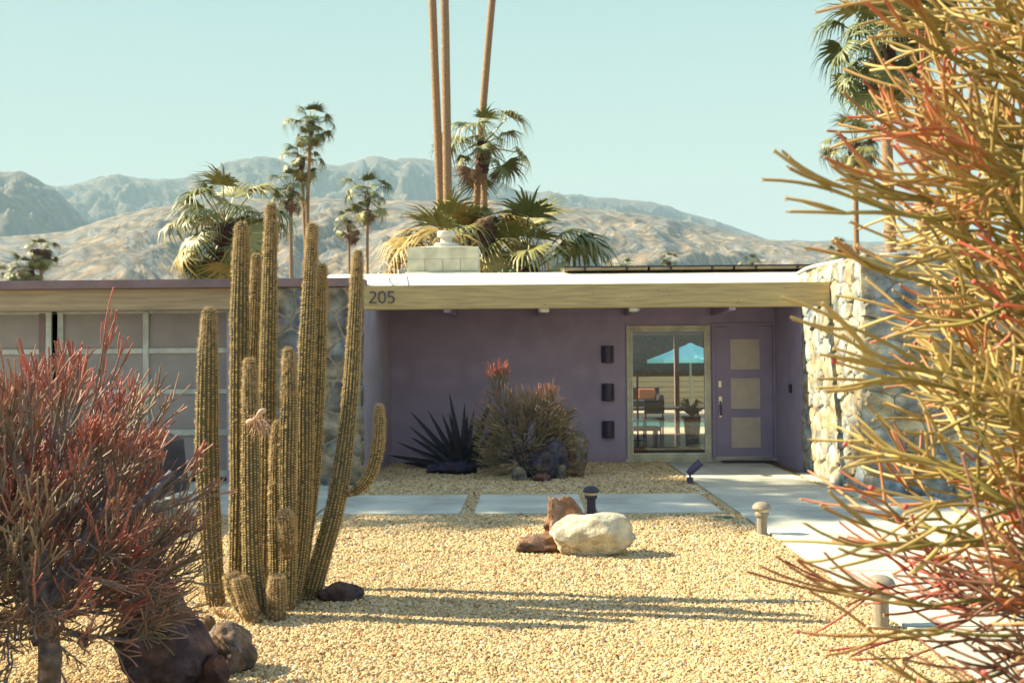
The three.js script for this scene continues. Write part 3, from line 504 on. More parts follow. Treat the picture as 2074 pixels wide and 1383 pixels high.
{ // the near bush at the right
  const col = { c0: [.15, .145, .04], c1: [.38, .315, .095], c2: [.56, .41, .165], c3: [.58, .10, .075], bark: surf(.26, .20, .10, .85, T.rock, 4, T.rockB, 8, .003), bud: mat(.52, .09, .08, .5) };
  const R = rng(55), C = V(.42, 1.42, -.15), sp = [], B = V(1.47, 0, -2.3); // local frame: base of the bush at the origin
  const limbs = [];
  const core = V(.10, 1.35, -.02);
  for (let i = 0; i < 9; i++) { const a = R() * 6.28, e = V(core.x + .28 * Math.cos(a), .9 + 1.1 * (i / 9), core.z + .3 * Math.sin(a)); limbs.push({ p: [[0.05 * Math.cos(a), 0, .05 * Math.sin(a)], [e.x * .3, e.y * .35, e.z * .3], [lerp(e.x, core.x, .3), e.y * .7, e.z * .7], [e.x, e.y, e.z]], r: .03 }); }
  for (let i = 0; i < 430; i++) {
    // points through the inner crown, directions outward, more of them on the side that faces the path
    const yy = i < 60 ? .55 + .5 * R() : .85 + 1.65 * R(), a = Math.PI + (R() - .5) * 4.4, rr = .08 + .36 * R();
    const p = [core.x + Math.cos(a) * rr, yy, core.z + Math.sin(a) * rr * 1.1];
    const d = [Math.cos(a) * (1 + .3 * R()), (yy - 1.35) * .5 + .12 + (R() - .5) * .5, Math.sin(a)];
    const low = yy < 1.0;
    sp.push({ p, d, len: (low ? .14 : .10) * (.8 + .5 * R()), r: low ? .005 : .0064, max: low ? 2 : 3, spread: .82, ...(low ? { c0: [.11, .075, .055], c1: [.19, .105, .07], c2: [.30, .14, .09] } : {}) });  // low sprays: brown older twigs, with the lower crown's shade put into their colours
  }
  // long sprigs that reach out past the crown
  const reach = (p, d, len, max = 3, r = .0068, spread = .42) => sp.push({ p, d, len, r, max, spread, lift: .3 });
  const P = (x, y, z) => [x + .10 - B.x, y, z - B.z];
  reach(P(.86, 1.86, -2.35), [-1, .10, 0], .13, 2, .007, .36); reach(P(.88, 1.83, -2.32), [-1, -.06, .02], .15, 2, .0065, .3);
  reach(P(.84, 1.66, -2.3), [-1, .28, .05], .10, 2); reach(P(.9, 1.42, -2.3), [-1, .22, .06], .14, 2, .006, .35); reach(P(.92, 1.47, -2.28), [-1, .02, .06], .15, 2, .006, .3);
  reach(P(.9, 1.12, -2.28), [-1, -.02, .08], .13, 2, .0055, .45); reach(P(.92, 1.0, -2.25), [-1, -.12, .08], .15, 2, .005, .5); reach(P(.95, .92, -2.25), [-1, .05, .08], .16, 2, .005, .55);
  reach(P(.9, .86, -2.2), [-1, -.2, .05], .12, 2, .005, .6); reach(P(.98, 2.15, -2.35), [-1, .35, 0], .13, 2);
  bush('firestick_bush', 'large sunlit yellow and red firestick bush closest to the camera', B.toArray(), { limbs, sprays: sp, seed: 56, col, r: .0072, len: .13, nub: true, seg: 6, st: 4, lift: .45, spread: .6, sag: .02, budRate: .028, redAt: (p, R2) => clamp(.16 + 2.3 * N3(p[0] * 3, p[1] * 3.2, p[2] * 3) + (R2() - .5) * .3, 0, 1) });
}
{ // the bush in the left corner
  const col = { c0: [.19, .15, .15], c1: [.21, .175, .14], c2: [.33, .24, .15], c3: [.50, .13, .10], bark: surf(.36, .27, .25, .9, T.rock, 3, T.rockB, 6, .004), bud: mat(.5, .08, .08, .5) };
  const R = rng(77), B = V(-1.97, 0, -4.2), sp = [];
  const limbs = [{ p: [[0, -.05, 0], [.02, .3, 0], [0, .6, 0], [-.06, .85, -.02], [-.14, 1.15, -.02]], r: .05 }, { p: [[.01, .55, 0], [.12, .68, -.02], [.28, .86, -.05], [.42, .99, -.05], [.5, 1.08, -.06]], r: .034 }, { p: [[-.02, .4, 0], [-.2, .7, -.15], [-.45, 1.0, -.25]], r: .03 }, { p: [[0, .6, -.02], [.1, .85, -.25], [.2, 1.1, -.4]], r: .028 }, { p: [[-.05, .85, 0], [-.3, 1.05, .1], [-.5, 1.2, .1]], r: .026 }];
  for (let i = 0; i < 620; i++) {
    const near = i < 300, a = R() * 6.28, q = Math.sqrt(R()), cx = near ? -.16 : -.85, x = cx + Math.cos(a) * q * (near ? .46 : .6), z = -.1 + Math.sin(a) * q * .5, y = (.45 + .76 * R() - (x > .15 ? .14 * R() : 0)) * (near ? 1 : .82);
    const out = V(x - cx, (y - .72) * .9 + .25 * R(), z + .1).normalize();
    sp.push({ p: [x, y, z], d: [out.x + (R() - .5) * .4, out.y + .15, out.z + (R() - .5) * .4], len: .088 * (.8 + .4 * R()), max: 3 });
  }
  for (let i = 0; i < 60; i++) { const a = R() * 6.28, x = .05 + Math.cos(a) * .3, z = Math.sin(a) * .35; sp.unshift({ p: [x - .1, .4 + .45 * R(), z], d: [Math.cos(a) + .2, -.55 + .55 * R(), Math.sin(a)], len: .10, max: 2, r: .0042, lift: .1 }); }
  for (const [x, y, d] of [[.12, 1.22, [.35, 1, 0]], [.2, 1.15, [.55, .8, .1]], [.02, 1.25, [.1, 1, .1]], [.4, .98, [1, .25, 0]], [.42, .92, [1, .02, .05]]]) sp.push({ p: [x, y, -.05], d, len: .10, max: 3, spread: .45 });
  bush('firestick_bush', 'firestick bush with red tips and forked grey trunk in the corner', B.toArray(), { limbs, sprays: sp, seed: 78, col, r: .0062, len: .09, nub: false, seg: 5, st: 3, lift: .8, spread: .62, redAt: (p, R2) => clamp((p[1] - .55) * 1.1 + 1.4 * N3(p[0] * 4, p[1] * 4, p[2] * 4) + .2, 0, 1) });
}
{ // the bush before the porch wall
  const col = { c0: [.20, .17, .14], c1: [.23, .20, .14], c2: [.36, .26, .13], c3: [.60, .14, .09], bark, bud: mat(.5, .08, .08, .5) };
  const R = rng(87), B = V(-.06, 0, -14.15), sp = [];
  const limbs = []; for (let i = 0; i < 6; i++) { const a = i / 6 * 6.28 + .4; limbs.push({ p: [[0, 0, 0], [.12 * Math.cos(a), .3, .12 * Math.sin(a)], [.3 * Math.cos(a), .8, .25 * Math.sin(a)]], r: .025 }); }
  for (let i = 0; i < 255; i++) { const a = R() * 6.28, q = Math.sqrt(R()), x = Math.cos(a) * q * .40, z = Math.sin(a) * q * .32, y = .15 + .75 * R(); const o = V(x * 1.3, (y - .4) * .6, z * 1.3).normalize(); sp.push({ p: [x, y, z], d: [o.x + (R() - .5) * .9, o.y + .15 + (R() - .5) * .5, o.z + (R() - .5) * .9], len: .13 * (.8 + .4 * R()), max: 2 }); }
  for (let i = 0; i < 34; i++) { const k = i % 2; sp.push({ p: [k ? .38 + .2 * (R() - .5) : -.34 + .32 * (R() - .5), k ? .95 : 1.15 + .1 * R(), (R() - .5) * .2], d: [(R() - .5) * .5, 1, (R() - .5) * .4], len: .10, max: 2, spread: .4 }); }
  bush('firestick_bush', 'round firestick bush with orange tips before the porch wall', B.toArray(), { limbs, sprays: sp, seed: 88, col, r: .0085, len: .13, nub: false, seg: 4, st: 2, lift: .5, spread: .65, redAt: (p, R2) => clamp((p[1] - .75) * 1.8 + R2() * .25, 0, 1) });
}
{ // agave
  const t = thing('agave', 'dark spiky agave rosette against the porch wall', 'agave', [-.98, 0, -15.2]), R = rng(91);
  const am = surf(.055, .06, .075, .6, T.fine, 2);
  const leaf = (len, w) => { const n = 10, pos = [], idx = []; for (let i = 0; i <= n; i++) { const s = i / n, ww = w * (s < .25 ? .75 + s : 1.0 - .0 * s) * Math.pow(1 - s, .75), y = len * s, bend = -.10 * len * s * s; pos.push(-ww, y, bend + ww * .35, 0, y, bend - .012 * (1 - s), ww, y, bend + ww * .35, 0, y, bend - .05 * (1 - s) - .001); } for (let i = 0; i < n; i++) { const a = i * 4, b = a + 4; for (const [p, q] of [[0, 1], [1, 2], [2, 3], [3, 0]]) idx.push(a + p, a + q, b + p, a + q, b + q, b + p); } const g = new THREE.BufferGeometry(); g.setAttribute('position', new THREE.Float32BufferAttribute(pos, 3)); g.setIndex(idx); return uvm(toCreasedNormals(g, .5)); };
  const G = [leaf(1.15, .07), leaf(1.0, .065), leaf(.9, .07)];
  [[-78, .4], [-66, -.2], [-55, .3], [-40, .1], [-28, -.3], [-18, .4], [-8, -.1], [2, .3], [12, -.2], [22, .3], [38, 0], [55, .2], [75, -.2], [-48, -.7], [-10, -.8], [25, -.8], [-85, .8], [5, .9]].forEach(([deg, back], i) => { const l = part('leaf', G[i % 3], am, t); l.position.set(Math.sin(deg * .0175) * .05, .02, back * .08); l.rotation.set(back * -.45, R() * .5, -deg * .0175, 'ZXY'); });
  part('core', new THREE.SphereGeometry(.12, 14, 10).scale(1, .8, 1).translate(0, .05, 0), am, t);
}

// ---------------------------------------------------------------- palms
function fan(seed, blade, pet, tilt, droop, n = 22) {
  const R = rng(seed), pos = [], idx = [];
  const petEnd = V(0, -pet * .06, pet), ct = Math.cos(tilt), st = Math.sin(tilt);
  for (const [dx, dy] of [[-.025, 0], [.025, 0], [0, -.03]]) { pos.push(dx, dy, 0, petEnd.x + dx * .6, petEnd.y + dy, petEnd.z); }
  for (const [a, b] of [[0, 1], [1, 2], [2, 0]]) idx.push(a * 2, b * 2, a * 2 + 1, b * 2, b * 2 + 1, a * 2 + 1);
  for (let i = 0; i < n; i++) {
    const a = lerp(-1.55, 1.55, (i + .5) / n) + (R() - .5) * .05, len = blade * (.68 + .32 * Math.cos(a * .8)) * (.74 + .4 * R()), w = blade * 1.55 / n * 1.05, b0 = pos.length / 3, dr = droop * (.6 + .8 * R());
    const S = [[.03, .15, 0], [.40, .52, .03], [.68, .26, .25], [1, .02, .9]];
    for (const [s, ww, dd] of S) {
      const l = len * s, cx = Math.sin(a) * l, cz = Math.cos(a) * l, fold = (i % 2 ? 1 : -1) * .0, y0 = Math.abs(Math.sin(a)) * l * .16 - dd * dr * len;
      const nx = Math.cos(a) * w * ww, nz = -Math.sin(a) * w * ww;
      for (const [k, h] of [[-1, 0], [0, w * ww * .55], [1, 0]]) { const x = cx + nx * k, z = cz * (1 - dd * dr * .25) + nz * k, y = y0 + h; pos.push(petEnd.x + x, petEnd.y + y * ct - z * st, petEnd.z + y * st + z * ct); }
    }
    for (let s = 0; s < 3; s++) for (let k = 0; k < 2; k++) { const p = b0 + s * 3 + k; idx.push(p, p + 1, p + 3, p + 1, p + 4, p + 3); }
  }
  let g = new THREE.BufferGeometry(); g.setAttribute('position', new THREE.Float32BufferAttribute(pos, 3)); g.setIndex(idx); g.computeVertexNormals(); return uvm(g);
}
const FR = { up: [fan(1, .85, .8, .2, .4), fan(2, .8, .9, .4, .6)], mid: [fan(3, .9, 1.05, .5, .75), fan(4, .85, 1.0, .65, .9), fan(5, .9, .95, .75, .8)], old: [fan(6, .85, .95, .45, .6), fan(7, .8, .9, .6, .7)] };
const leafO = { side: THREE.DoubleSide };
const palmMats = [surf(.155, .19, .06, .5, T.fine, 2, null, 0, 0, leafO), surf(.25, .265, .08, .42, T.fine, 2, null, 0, 0, leafO), surf(.37, .345, .115, .42, T.fine, 2, null, 0, 0, leafO)], goldMat = surf(.50, .34, .09, .55, T.fine, 2, null, 0, 0, leafO), deadMat = surf(.22, .115, .07, .9, T.fine, 2, null, 0, 0, leafO);
const trunkM = surf(.68, .47, .31, .9, T.bark, 1, T.barkB, 1, .02), trunkM2 = mat(.5, .34, .22, .9), bootM = surf(.20, .085, .07, .95, T.rock, 2, T.rockB, 4, .04);
function palm(label, base, top, rad, { bend = 0, crown = 1, n = 26, seed = 1, gold = 0, boot = .9, bootR = 1.7, dead = 2, name = 'fan_palm', lo = -62, crownOn = true } = {}) {
  const t = thing(name, label, 'palm tree', base, 'fan palms beyond the house'), R = rng(seed);
  const dx = top[0] - base[0], dy = top[1] - base[1], dz = top[2] - base[2], pts = [];
  for (let i = 0; i <= 24; i++) { const s = i / 24; pts.push(V(dx * s + bend * Math.sin(s * Math.PI), dy * s, dz * s)); }
  part('trunk', sweep(pts, (i, a) => rad * (1.25 - .35 * Math.min(1, i / 6) - .12 * i / 24) * (1 + .04 * N3(i * 1.3, Math.cos(a), seed)), 12, { uvs: 1 }), rad < .1 ? trunkM2 : trunkM, t);
  if (!crownOn) return t;
  if (boot) { const bp = []; for (let i = 0; i <= 10; i++) bp.push(V(dx, dy - boot * (1 - i / 10), dz).add(V(0, .1, 0))); part('leaf_bases', sweep(bp, (i, a) => rad * bootR * (.55 + .45 * Math.sin(Math.min(1, i / 7) * 1.57)) * (1 + .22 * Math.sin(a * 7 + i * 2.2) * (i % 2 ? 1 : .3)), 16), bootM, t); }
  for (let i = 0; i < n; i++) {
    const s = i / (n - 1), pitch = lerp(74, lo, Math.pow(s, .85)) + (R() - .5) * 30, az = i * 2.39996 + R() * .5, set = pitch > 48 ? FR.up : pitch > -2 ? FR.mid : FR.old, g = set[Math.floor(R() * set.length)];
    const isDead = i >= n - dead, m = isDead ? deadMat : R() < gold * (.4 + s) ? goldMat : palmMats[Math.floor(R() * 3)];
    const f = part('frond', g, m, t), k = crown * (.72 + .5 * R()); f.position.set(dx, dy + .1 - s * .25 * crown, dz); f.rotation.set(-pitch * Math.PI / 180, az, (R() - .5) * 1.1, 'YXZ'); f.scale.set(k, k, k);
  }
  return t;
}
palm('big low palm with green crown above the garage roof', [-10.7, 0, -36], [-10.6, 6.5, -36], .28, { crown: 1.5, n: 42, seed: 11, boot: 2.2, bootR: 1.25, gold: .15 });
palm('tallest of the three clustered palms behind the cactus', [-14.4, 0, -70], [-14.7, 18.3, -70], .16, { crown: 1.15, n: 22, seed: 12, bend: -.4 });
palm('middle height palm of the three clustered behind the cactus', [-14.75, 0, -70.8], [-15.55, 16.0, -70.8], .16, { crown: 1.1, n: 22, seed: 13, gold: .2 });
palm('shortest palm of the three clustered behind the cactus', [-15.75, 0, -69], [-15.9, 13.6, -69], .16, { crown: 1.1, n: 22, seed: 14, gold: .1 });
palm('taller of the two slim palms left of the chimney', [-12.5, 0, -80], [-12.4, 14.9, -80], .14, { crown: 1.35, n: 22, seed: 15 });
palm('shorter of the two slim palms left of the chimney', [-13.8, 0, -80], [-13.87, 12.9, -80], .12, { crown: 1.05, n: 15, seed: 16, dead: 4 });
palm('very tall bare palm trunk leaning left out of the frame above the chimney', [-3.1, 0, -40.6], [-3.95, 25, -40.6], .19, { crown: 1.5, seed: 17, bend: -.05 });
palm('very tall bare palm trunk rising straight above the chimney', [-3.05, 0, -40], [-3.28, 24, -40], .2, { crown: 1.5, seed: 18, bend: .05 });
palm('tall palm trunk leaning right out of the frame', [-2.6, 0, -43], [-.5, 25, -43], .18, { crown: 1.5, seed: 19, bend: -.25 });
palm('palm with open crown right of the tall trunks', [-1.75, 0, -42], [-1.75, 10.6, -42], .17, { crown: 1.3, n: 20, seed: 20, boot: 1.3, bootR: 1.6, lo: -45 });
palm('low golden palm with drooping fronds behind the chimney', [-2.45, 0, -31], [-2.4, 4.6, -31], .24, { crown: 1.6, n: 46, seed: 41, gold: 1.1, boot: 1.2, lo: -75 });
palm('low shaggy green palm right of the chimney', [-.35, 0, -31], [-.05, 4.35, -31], .24, { crown: 1.75, n: 50, seed: 42, gold: .15, boot: 1.2, lo: -80 });
palm('short palm stump with red brown leaf bases behind the chimney', [-1.25, 0, -30], [-1.2, 5.6, -30], .17, { crown: .5, n: 6, seed: 23, boot: 1.5, bootR: 1.5, lo: 20, dead: 3 });
palm('larger palm of the small group at the far end of the garage roof', [-47.4, 0, -100], [-47.4, 13.2, -100], .2, { crown: 1.2, n: 22, seed: 24, boot: 1.8, bootR: 4.5 });
palm('shorter palm of the small group at the far end of the garage roof', [-48.9, 0, -100], [-48.9, 11.2, -100], .2, { crown: 1.4, n: 22, seed: 25, boot: 1.6, bootR: 3.5 });
palm('half hidden palm at the very edge of the garage roof', [-51.9, 0, -100], [-51.9, 10.2, -100], .2, { crown: 1.3, n: 22, seed: 26 });
palm('large shaggy palm crown high behind the near firestick bush', [12.0, 0, -34], [11.75, 11.9, -34], .22, { crown: 1.35, n: 40, seed: 27, lo: -80, gold: .15, boot: 1.6 });
palm('second palm trunk close behind the near firestick bush', [13.4, 0, -35], [13.3, 14.5, -35], .24, { crown: 1.4, n: 36, seed: 28, lo: -80 });
palm('medium palm lower down behind the near firestick bush', [19.0, 0, -60], [19.0, 14.2, -60], .2, { crown: 1.25, n: 30, seed: 29, boot: 1.6, lo: -75 });
palm('tiny far palm crown above the first solar panel', [18.2, 0, -190], [18.2, 19.6, -190], .25, { crown: 1.5, n: 18, seed: 30 });
palm('tiny far palm crown above the middle solar panel', [25.9, 0, -190], [25.9, 20.6, -190], .25, { crown: 1.5, n: 18, seed: 31 });
palm('tiny far palm crown above the last solar panel', [41.0, 0, -190], [41.0, 20.2, -190], .25, { crown: 1.4, n: 18, seed: 32 });
palm('tiny far palm behind the top of the stone wall', [57, 0, -190], [57, 22.5, -190], .25, { crown: 1.5, n: 18, seed: 33 });
// palms left of the frame whose fronds shade the walk
palm('palm beside the garage, out of frame, shading the cross walk', [-12.9, 0, -13.3], [-12.6, 8.6, -13.3], .2, { crown: 1.25, n: 34, seed: 34 });
palm('taller palm beside the garage, out of frame, shading the walk', [-13.6, 0, -14.1], [-13.3, 10.4, -13.9], .2, { crown: 1.25, n: 34, seed: 35 });

palm('tallest palm beside the garage, out of frame, shading the entry path', [-12.9, 0, -14.6], [-12.7, 11.5, -14.3], .2, { crown: 1.3, n: 36, seed: 36 });
palm('palm behind the garage, out of frame, shading the porch gravel', [-12.4, 0, -14.9], [-12.3, 11.0, -14.9], .2, { crown: 1.0, n: 30, seed: 37 });

// ---------------------------------------------------------------- car behind the left bush
{
  const t = thing('parked_car', 'dark blue car parked in the driveway behind the corner bush', 'car', [-5.9, 0, -10.2]);
  const paint = mat(.025, .022, .045, .3, { phys: true, clearcoat: 1, clearcoatRoughness: .05 }), gl = mat(.03, .03, .04, .05), ty = mat(.02, .02, .022, .9);
  const S = (a) => { const s = new THREE.Shape(); s.moveTo(...a[0]); for (let i = 1; i < a.length; i++) a[i].length === 2 ? s.lineTo(...a[i]) : s.quadraticCurveTo(...a[i]); s.closePath(); return s; };
  const ex = (s, w, b) => new THREE.ExtrudeGeometry(s, { depth: w - 2 * b, bevelEnabled: true, bevelSize: b, bevelThickness: b, bevelSegments: 4, curveSegments: 10 }).translate(0, 0, -w / 2 + b);
  part('body', ex(S([[-2.1, .28], [-2.15, .8], [-2.1, .9, -1.7, .93], [.85, .95], [1.8, .9, 2.15, .72], [2.2, .3], [1.75, .25], [-1.7, .25]]), 1.75, .07), paint, t);
  const cab = part('cabin', ex(S([[-1.7, .9], [-1.2, 1.35, -.9, 1.42], [-.3, 1.5, .2, 1.42], [.55, 1.3, 1.05, .92]]), 1.45, .08), gl, t);
  part('roof', ex(S([[-1.05, 1.38], [-.3, 1.50, .28, 1.41], [.3, 1.445], [-.3, 1.545, -1.1, 1.43]]), 1.38, .03), paint, t);
  for (const s of [-1, 1]) { part('windscreen_pillar', sweep(curve([[.25, 1.42, s * .66], [.6, 1.24, s * .7], [1.05, .93, s * .74]], 8), () => .04, 8), paint, cab); part('mirror', new RoundedBoxGeometry(.12, .14, .2, 3, .04).translate(.75, 1.0, s * .95), paint, t); part('headlight', new THREE.SphereGeometry(.13, 14, 10).scale(.6, .6, 1).translate(2.08, .68, s * .6), mat(.6, .6, .6, .1), t); }
  for (const x of [-1.35, 1.38]) for (const s of [-1, 1]) { const w = part('wheel', new THREE.TorusGeometry(.24, .09, 12, 28).translate(x, .33, s * .8), ty, t); part('rim', new THREE.CylinderGeometry(.19, .19, .12, 20).rotateX(Math.PI / 2).translate(x, .33, s * .8), M.steel, w); }
}

// ---------------------------------------------------------------- back terrace seen through the window
{
  const tg = part('terrace', box(-6, 14, -.016, .01, -40, -23.01), surf(.55, .47, .36, .85, T.stain, .3)); tag(tg, 'pale terrace paving behind the house', 'ground', null, 'structure');
  const pool = part('pool_water', box(1.5, 8, .012, .02, -29.2, -25.6), mat(.06, .36, .36, .06)); tag(pool, 'turquoise swimming pool water seen through the window', 'water', null, 'structure');
  const u = thing('parasol', 'turquoise parasol seen through the window', 'parasol', [4.68, 0, -30]);
  const um = mat(.24, .70, .68, .8, { side: THREE.DoubleSide }), um2 = mat(.34, .80, .76, .8, { side: THREE.DoubleSide });
  for (let i = 0; i < 8; i++) { const a = i / 8 * 6.283, b = (i + 1) / 8 * 6.283, r = 1.25, g = new THREE.BufferGeometry(); const q = []; const P = (k, an, h) => [Math.cos(an) * r * k, h, Math.sin(an) * r * k]; const A = P(.1, a, 2.12), B = P(.1, b, 2.12), C = P(1, a, 1.69), D = P(1, b, 1.69), E = P(1.0, a, 1.60), F = P(1.0, b, 1.60); q.push(...A, ...B, ...C, ...B, ...D, ...C, ...C, ...D, ...E, ...D, ...F, ...E); g.setAttribute('position', new THREE.Float32BufferAttribute(q, 3)); g.computeVertexNormals(); part('canopy_panel', uvm(g), i % 2 ? um : um2, u); }
  part('pole', cyl(.03, .03, 2.15, 0, 0, 0, 10), M.frame, u); part('base', cyl(.3, .28, .08, 0, 0, 0, 20), M.dark, u); part('finial', cyl(.14, .05, .06, 0, 2.11, 0, 14), um2, u);
  const f = thing('board_fence', 'low fence of pale horizontal boards behind the terrace', 'fence', [0, 0, -37]);
  for (let i = 0; i < 6; i++) part('board', box(0, 12, .02 + i * .19, .195 + i * .19, 0, .03), surf(.46, .42, .28, .8, T.grain, .4), f);
  for (let i = 0; i < 5; i++) part('post', box(i * 2.9, i * 2.9 + .1, 0, 1.16, -.1, -.002), M.trim, f);
  const h = thing('hedge', 'tall dark green hedge behind the board fence', 'hedge', [0, 0, -38.6]), R = rng(66), pos = [];
  for (let i = 0; i < 7000; i++) { const c = V(-1 + 15 * R(), .2 + 4.1 * R(), (R() - .5) * 1.3), a = unit(R).multiplyScalar(.13), b = unit(R).multiplyScalar(.1); pos.push(c.x + a.x, c.y + a.y, c.z + a.z, c.x + b.x, c.y + b.y, c.z + b.z, c.x - a.x, c.y - a.y, c.z - a.z); }
  const hg = new THREE.BufferGeometry(); hg.setAttribute('position', new THREE.Float32BufferAttribute(pos, 3)); hg.computeVertexNormals(); part('foliage', uvm(hg), mat(.022, .034, .02, .8, { side: THREE.DoubleSide }), h);
  part('stems', box(-1, 14, 0, 3.9, -.3, .1), mat(.02, .025, .015, 1), h);
  const sofa = thing('terrace_sofa', 'dark terrace sofa seen through the window', 'sofa', [3.3, 0, -33]); const sm = mat(.03, .028, .05, .9);
  part('seat', box(-.9, .9, .12, .45, -.4, .4, .06), sm, sofa); part('backrest', box(-.9, .9, .4, .85, -.5, -.32, .06), sm, sofa); for (const s of [-.86, .86]) part('armrest', box(s - .09, s + .09, .12, .62, -.4, .4, .05), sm, sofa); part('cushion', box(.2, .75, .45, .8, -.32, -.18, .05), mat(.6, .2, .1, .9), sofa); for (const s of [-.8, .8]) part('leg', box(s - .04, s + .04, 0, .12, -.04, .04), M.dark, sofa);
  const tb = thing('dining_table', 'pale table in the room just behind the window', 'table', [2.35, .014, -21.6]); part('tabletop', box(-1.0, 1.2, .60, .64, -.4, .4, .01), M.frame, tb); for (const x of [-.9, 1.1]) for (const z of [-.34, .34]) part('leg', box(x - .025, x + .025, 0, .6, z - .025, z + .025), M.frame, tb);
  for (const [x, l] of [[1.75, 'dark chair at the near end of the room table'], [2.5, 'dark chair at the middle of the room table']]) { const c = thing('chair', l, 'chair', [x, .014, -20.9], 'chairs at the room table'); part('seat', box(-.2, .2, .42, .46, -.2, .2, .01), M.dark, c); part('backrest', box(-.2, .2, .55, .82, .17, .2, .01), M.dark, c); for (const a of [-.17, .17]) for (const b of [-.17, .17]) part('leg', box(a - .014, a + .014, 0, b > 0 ? .55 : .42, b - .014, b + .014), M.dark, c); }
  const pl = thing('potted_plant', 'dark bushy potted plant inside the window', 'plant', [3.2, .014, -20.4]); part('pot', cyl(.13, .17, .5, 0, 0, 0, 18), M.dark, pl);
  for (let i = 0; i < 36; i++) { const a = R() * 6.28, l = .2 + .22 * R(), y = .1 + .25 * R(); part('leaf', sweep([V(0, .5, 0), V(Math.cos(a) * l * .5, .5 + y, Math.sin(a) * l * .5), V(Math.cos(a) * l, .5 + y * .8, Math.sin(a) * l)], (k) => k === 1 ? .018 : .004, 4), mat(.03, .05, .035, .6), pl); }
  const lamp = thing('floor_lamp', 'dark floor lamp with a long arm inside the window', 'floor lamp', [2.2, .014, -21]); part('base', cyl(.14, .14, .02, 0, 0, 0, 20), M.dark, lamp); part('pole', cyl(.02, .02, 1.36, 0, .02, 0, 8), M.dark, lamp); part('arm', sweep([V(.08, 1.42, 0), V(0, 1.38, 0), V(-.42, 1.22, 0)], () => .018, 8), M.dark, lamp); part('shade', cyl(.06, .02, .12, -.42, 1.14, 0, 14), M.dark, lamp);
  const rug = part('rug', box(.9, 3.1, .015, .022, -19.2, -17.2), mat(.05, .04, .07, 1)); tag(rug, 'dark rug on the room floor behind the window', 'rug');
  const bench = thing('red_bench', 'long low red bench inside the room', 'bench', [1.9, .014, -20]); part('seat', box(-1.0, .6, .26, .34, -.2, .2, .01), mat(.55, .09, .10, .5), bench); for (const x of [-.9, .5]) part('leg', box(x, x + .06, 0, .26, -.15, .15), mat(.55, .09, .10, .5), bench);
}

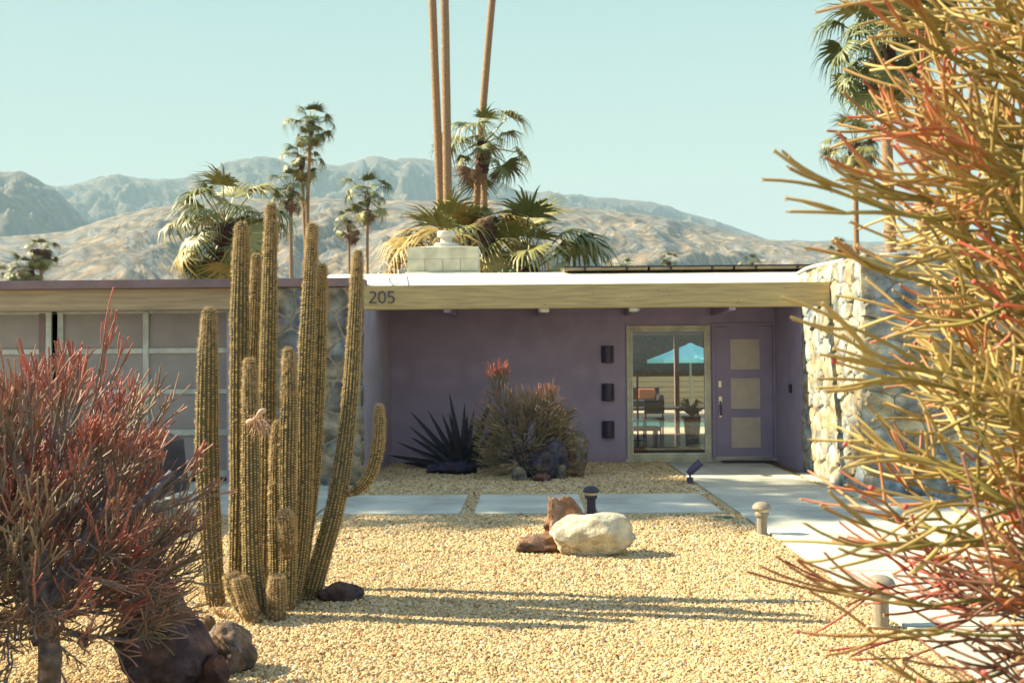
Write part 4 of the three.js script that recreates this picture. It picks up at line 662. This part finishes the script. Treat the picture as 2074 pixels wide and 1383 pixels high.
// ---------------------------------------------------------------- hills
function ridge(name, label, sky, D0, D1, tone, seed, gully, back = 1.25) {
  // sky: [horizontal angle tangent, ridge height tangent] seen from the yard; the range runs from its foot D0 to its crest D1 and falls off behind
  const nu = 640, nv = 110, uv = [], pos = [], col = [], idx = [], a0 = -.85, a1 = .85;
  for (let v = 0; v <= nv; v++) { const s = v / nv * 1.18, D = lerp(D0, D1, s);
    for (let u = 0; u <= nu; u++) {
      const a = lerp(a0, a1, u / nu), crest = pick(sky, a) * D1;
      const pr = s <= 1 ? Math.pow(s, 1.15) : 1 - (s - 1) * 4; const x = a * D, z = -D;
      const rx = (x + .5 * z) / 330, rz = z / 560;
      const g = ridged(rx + fbm(rx * .6, rz * 1.2, seed, 3) * .7, seed * 3.1, rz * .6, 6), env = Math.sin(clamp(s, 0, 1) * Math.PI) ** .8;
      const fine = ridged(x / 130, seed, z / 170, 5) - .4;
      const y = crest * pr + (g - .35) * gully * crest * env * 1.0 + fine * gully * crest * (.34 * env + .035 * (s > .75 ? 1 : 0));
      pos.push(x, Math.max(-30, y), z);
      const scrub = clamp(fbm(x / 22, seed, z / 26, 4) * 1.5 + .3 + (.35 - g) * .25, 0, 1), pale = clamp(fbm(x / 260, 9 + seed, z / 300, 3) * .8 + .3, 0, 1);
      const c = mixc(mixc(tone[0], tone[1], pale), tone[2], scrub * .5); col.push(...c); uv.push(x / 130 + .6 * N3(x / 90, 1, z / 90), z / 120 + .6 * N3(x / 90, 7, z / 90));
    } }
  for (let v = 0; v < nv; v++) for (let u = 0; u < nu; u++) { const a = v * (nu + 1) + u; idx.push(a, a + 1, a + nu + 1, a + 1, a + nu + 2, a + nu + 1); }
  const g = new THREE.BufferGeometry(); g.setAttribute('position', new THREE.Float32BufferAttribute(pos, 3)); g.setAttribute('color', new THREE.Float32BufferAttribute(col, 3)); g.setAttribute('uv', new THREE.Float32BufferAttribute(uv, 2)); g.setIndex(idx); g.computeVertexNormals();
  tag(part(name, g, mat(1, 1, 1, 1, { vertexColors: true, map: T.rock, bumpMap: T.rockB, bumpScale: 5 })), label, 'hills', null, 'structure');
}
const S = (list) => list.map(([x, y]) => [(x - 1070) / 2100, (744 - y + (x - 1037) * -.0075) / 2100]);
const rockTone = [[.36, .285, .22], [.45, .365, .28], [.19, .165, .14]], farTone = [[.20, .165, .14], [.26, .215, .18], [.09, .09, .085]];
ridge('mountain_range', 'far blue grey mountain range along the horizon', S([[-700, 380], [-300, 340], [0, 350], [105, 376], [150, 366], [200, 355], [240, 352], [300, 360], [340, 358], [400, 348], [450, 330], [520, 311], [560, 319], [600, 330], [640, 325], [690, 332], [760, 311], [800, 322], [830, 315], [870, 322], [930, 338], [990, 350], [1050, 384], [1100, 386], [1150, 392], [1240, 398], [1330, 410], [1430, 440], [1520, 470], [1560, 486], [1690, 488], [1800, 490], [2200, 500], [2800, 480]]), 3600, 5600, farTone, 2, .30);
ridge('mountain_spur', 'steep mountain spur at the far edge of the garage roof', S([[-700, 300], [-200, 330], [0, 342], [30, 340], [60, 354], [110, 384], [150, 425], [190, 470], [260, 520], [340, 620], [420, 760], [2800, 800]]), 2600, 3700, farTone, 5, .35);
ridge('foothills', 'tan rocky foothills in front of the far range', S([[-700, 520], [0, 475], [130, 462], [250, 425], [330, 412], [420, 404], [520, 398], [640, 396], [760, 402], [900, 404], [1000, 402], [1100, 412], [1200, 420], [1300, 432], [1400, 448], [1480, 468], [1560, 486], [1640, 488], [1700, 492], [1780, 496], [2100, 510], [2800, 520]]), 1300, 2500, rockTone, 8, .22);

scene.traverse((o) => { if (o.isMesh) { o.castShadow = true; o.receiveShadow = true; } });
renderer.render(scene, camera);
